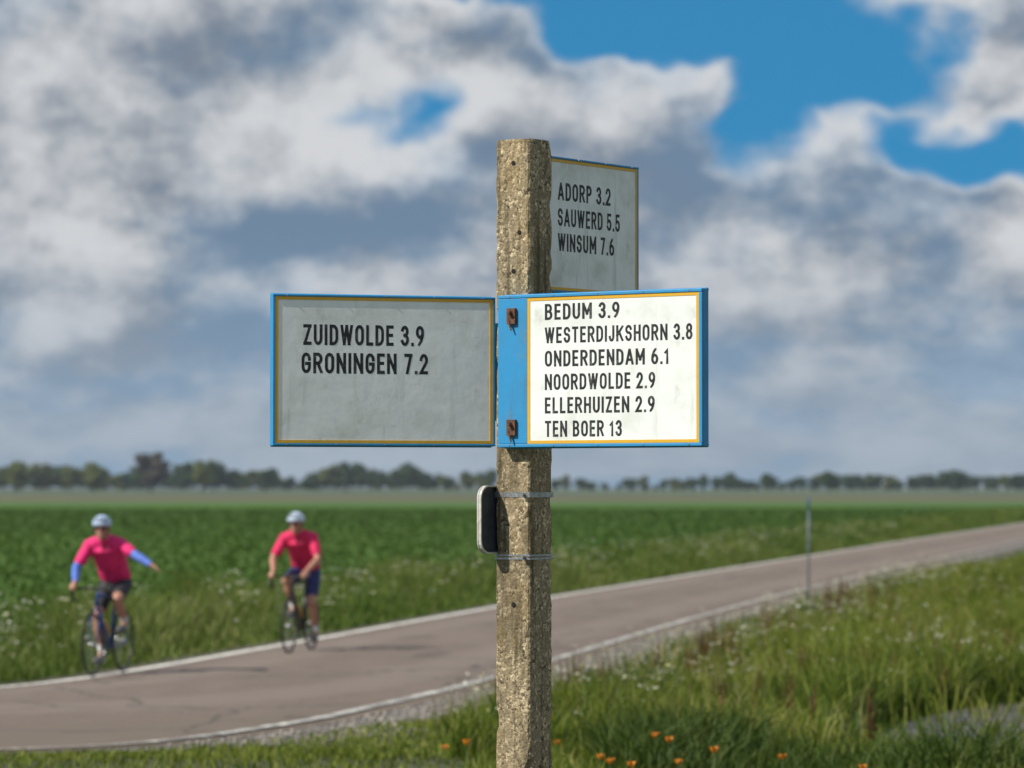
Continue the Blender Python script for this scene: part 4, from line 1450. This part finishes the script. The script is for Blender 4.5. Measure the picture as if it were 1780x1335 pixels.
    for j in range(nv):
        for i in range(nu):
            i2 = (i + 1) % nu
            fs.append((j * nu + i, (j + 1) * nu + i, (j + 1) * nu + i2, j * nu + i2))
            fs.append((lay_n + j * nu + i, lay_n + j * nu + i2, lay_n + (j + 1) * nu + i2, lay_n + (j + 1) * nu + i))
    for i in range(nu):
        i2 = (i + 1) % nu
        fs.append((nv * nu + i, lay_n + nv * nu + i, lay_n + nv * nu + i2, nv * nu + i2))
    fs.append(tuple(range(nu)))
    he = hm.add(vs, fs).build('helmet', helmet_m, t, True, fix=True)
    for s in (-2, -1, 0, 1, 2):
        x_ = s * 0.030
        pts = []
        for k in range(5):
            an = R(28 + 11 * k)
            yy = 0.128 * math.cos(an * 0.98)
            y_ = 0.126 * math.sin(an) * math.sqrt(max(0.05, 1 - (x_ / 0.1) ** 2))
            z_ = 0.107 * math.cos(an) * math.sqrt(max(0.05, 1 - (x_ / 0.1) ** 2))
            pts.append(hp_(x_, y_ - 0.010, z_ + 0.046))
        MB().path(pts, [0.002, 0.007, 0.008, 0.007, 0.002], 6, flat=0.5, side=(1, 0, 0)).build('vent', MC['vent'], he, True)
    st = MB()
    for s in (-1, 1):
        st.path([hp_(s * 0.088, 0.0, 0.03), hp_(s * 0.076, 0.012, -0.03), hp_(s * 0.045, 0.03, -0.085), hp_(0, 0.04, -0.112)], 0.0055, 6)
    st.build('chin_strap', MC['vent'], he, True)
    gl = MB()
    for s in (-1, 1):
        gl.ball(hp_(s * 0.034, 0.088, 0.014), (0.030, 0.010, 0.019), 10, 6, HR_)
        gl.path([hp_(s * 0.058, 0.078, 0.018), hp_(s * 0.080, 0.0, 0.018)], 0.003, 6)
    gl.path([hp_(-0.012, 0.096, 0.018), hp_(0.012, 0.096, 0.018)], 0.003, 6)
    gl.build('sunglasses', MC['glass'], t, True)
    return t


def place(root, px, py, turn=0.0):
    D = EYE * FPX / (py - HOR)
    x = (px - 890) / FPX * D
    dx = 0.22
    h = Vector((-dx, -1, 0)).normalized()
    root.location = (x, D, 0.018)
    root.rotation_euler = (0, 0, math.atan2(-h.x, h.y) + turn)


bk1, cd1 = bicycle('blue racing bicycle under the rider stretching out an arm', MC['frame_a'], 12)
place(bk1, 193, 1173)
r1 = rider('cyclist in pink jersey and blue sleeves stretching one arm out sideways', True, MC['jersey_pink'], MC['shorts_dark'], cd1, MC['helmet'], MC['sleeve_blue'], R(8))
r1.location, r1.rotation_euler = bk1.location, bk1.rotation_euler
bk2, cd2 = bicycle('dark racing bicycle under the rider nearer the post', MC['frame_b'], 150)
place(bk2, 526, 1135)
r2 = rider('cyclist in red short-sleeved jersey with both hands on the handlebar', False, MC['jersey_red'], MC['shorts_blue'], cd2, MC['helmet_white'], None, R(-6))
r2.location, r2.rotation_euler = bk2.location, bk2.rotation_euler

# ------------------------------------------------------------------ far trees
rt = random.Random(11)


def tree_meshes(kind, k):
    """trunk with limbs and a crown of many leaf clumps; unit height 1"""
    r = random.Random(100 + k)
    tb = MB()
    top = 0.82
    wob = [(r.uniform(-0.015, 0.015), r.uniform(-0.015, 0.015)) for _ in range(5)]
    pts = [(wob[i][0] * i, wob[i][1] * i, -0.02 + i / 4 * top) for i in range(5)]
    tb.path(pts, [0.030, 0.024, 0.018, 0.011, 0.004], 8)
    lobes = []
    wide = {'round': 0.34, 'narrow': 0.17, 'low': 0.48}[kind]
    nl = {'round': 17, 'narrow': 15, 'low': 18}[kind]
    for i in range(nl):
        z = 0.24 + 0.66 * (i + r.random() * 0.7) / nl
        env = math.sin(PI * min(1, max(0.0, (z - 0.12) / 0.92))) ** 0.7 if kind != 'narrow' else (1.15 - z) * 0.95
        a = r.uniform(0, 2 * PI)
        rad = wide * env * r.uniform(0.35, 0.85)
        c = Vector((math.cos(a) * rad, math.sin(a) * rad, z))
        lobes.append((c, wide * r.uniform(0.32, 0.55) * (0.55 + 0.6 * env)))
        if i % 2 == 0:
            zb = max(0.12, z - 0.16)
            tb.path([(0, 0, zb), c * 0.55 + Vector((0, 0, z * 0.4)), c], [0.011, 0.007, 0.002], 5)
    V, T, tone = [], [], []
    for c, rad in lobes:
        n = 120
        lt = r.uniform(0.1, 0.8)
        for _ in range(n):
            d_ = Vector((r.gauss(0, 1), r.gauss(0, 1), r.gauss(0, 1))).normalized()
            p = c + Vector((d_.x, d_.y, d_.z * 0.85)) * rad * (r.random() ** 0.35) * r.uniform(0.8, 1.15)
            sz = 0.040 * r.uniform(0.6, 1.4)
            a = Vector((r.gauss(0, 1), r.gauss(0, 1), r.gauss(0, 1))).normalized()
            b = d_.cross(a).normalized()
            a = b.cross(d_)
            k0 = len(V)
            V += [p - a * sz, p + b * sz * 0.7, p + a * sz, p - b * sz * 0.7]
            T += [(k0, k0 + 1, k0 + 2), (k0, k0 + 2, k0 + 3)]
            tone += [min(1, max(0, lt + r.gauss(0, 0.18)))] * 4
    return tb.mesh('trunk'), V, T, tone


TM = {}


def tree_kind(kind, k, mm):
    key = (kind, k, mm)
    if key not in TM:
        tme, V, T, tone = tree_meshes(kind, k)
        tme.materials.append(M['bark'])
        o = array_mesh('crown', np.array([tuple(v) for v in V]), T, M[mm], tone)
        cme = o.data
        bpy.data.objects.remove(o, do_unlink=True)
        TM[key] = (tme, cme)
    return TM[key]


def tree(px, top_y, D, kind, k, mm, label, name='horizon_tree', group=None, wide=1.0):
    t = empty(name, ((px - 890) / FPX * D, D, 0), rt.uniform(0, 6.28))
    hgt = EYE + (HOR - top_y) / FPX * D
    t.scale = (hgt * wide, hgt * wide, hgt)
    tme, cme = tree_kind(kind, k, mm)
    for nm, me in (('trunk', tme), ('crown', cme)):
        o = bpy.data.objects.new(nm, me)
        C.objects.link(o)
        o.parent = t
    tag(t, label, 'tree', group or 'trees along the horizon')
    return t


tree(262, 784, 1750, 'round', 1, 'crown_brown', 'tall brownish round tree, highest of the horizon left of the signs', wide=1.4)
tree(600, 798, 1700, 'narrow', 2, 'crown_dark', 'slender dark tree standing above the row below the left panel', wide=1.15)
tree(165, 803, 1650, 'round', 3, 'crown_olive', 'yellow-green tree left of the tall brownish tree on the horizon', wide=1.35)
tree(352, 808, 1650, 'round', 4, 'crown_olive', 'yellow-green tree right of the tall brownish tree on the horizon', wide=1.35)
tree(28, 806, 1650, 'round', 5, 'crown_olive', 'yellowish tree at the left end of the horizon', wide=1.35)
tree(462, 815, 1700, 'round', 1, 'crown_dark', 'dark round tree below the left end of the left panel', wide=1.1)
tree(1335, 822, 1700, 'round', 3, 'crown_dark', 'dark tree left of the thin marker pole on the horizon', wide=1.1)
tree(1440, 818, 1700, 'round', 4, 'crown_dark', 'dark round tree just right of the thin marker pole on the horizon', wide=1.1)
tree(1660, 822, 1750, 'low', 6, 'crown_dark', 'broad dark tree near the right end of the horizon', wide=1.0)
tree(1120, 826, 1800, 'round', 5, 'crown_olive', 'olive tree right of the post on the horizon', wide=1.0)
kinds = ['round', 'low', 'low', 'round']
i = 0
px = -30.0
marks = [(0, 'left of the first cyclist'), (130, 'above the first cyclist'), (300, 'between the two cyclists'), (470, 'above the second cyclist'), (600, 'under the left panel, nearer its middle'), (730, 'under the left panel, next to the post')]
while px < 850:
    ty = 815 + rt.uniform(-8, 15) - 9 * math.sin(px * 0.021 + 0.6) - 5 * math.sin(px * 0.055)
    olive = rt.random() < 0.25
    where = [m_ for p_, m_ in marks if px >= p_ or p_ == 0][-1]
    tree(px, ty, rt.uniform(1780, 1980), kinds[i % 4], 1 + i % 6, 'crown_olive' if olive else 'crown_dark',
         ('olive' if olive else 'dark blue-green') + ' tree merging into the horizon row ' + where, group='dense tree row left of the post', wide=rt.uniform(1.0, 1.4))
    px += rt.uniform(8, 15)
    i += 1
px = 965.0
marks = [(0, 'just right of the post'), (1130, 'below the end of the right panel'), (1290, 'around the thin marker pole'), (1480, 'between marker pole and right edge'), (1640, 'at the right edge')]
while px < 1830:
    ty = (832 if px < 1270 else 825) + rt.uniform(-6, 8) - 5 * math.sin(px * 0.027)
    olive = rt.random() < 0.18
    where = [m_ for p_, m_ in marks if px >= p_][-1]
    tree(px, ty, rt.uniform(1850, 2150), kinds[i % 4], 1 + i % 6, 'crown_olive' if olive else 'crown_dark',
         'low ' + ('olive' if olive else 'dark blue-green') + ' tree in the thin horizon row ' + where, group='thin tree row right of the post', wide=rt.uniform(1.1, 1.6))
    px += rt.uniform(13, 27) if px < 1270 else rt.uniform(10, 19)
    i += 1


# ------------------------------------------------------------------ air
hz = MB().box((0, 1150, 17), (2600, 2700, 36)).build('haze', None)
hm_ = bpy.data.materials.new('thin_haze')
hm_.use_nodes = True
t = NT(hm_.node_tree)
o = t.add('ShaderNodeOutputMaterial')
v = t.add('ShaderNodeVolumePrincipled')
v.inputs['Color'].default_value = (0.80, 0.88, 1.0, 1)
v.inputs['Density'].default_value = 0.00007
v.inputs['Anisotropy'].default_value = 0.2
t.l.new(v.outputs[0], o.inputs['Volume'])
hz.data.materials.append(hm_)
tag(hz, 'thin pale haze over the fields towards the horizon', 'haze', kind='stuff')
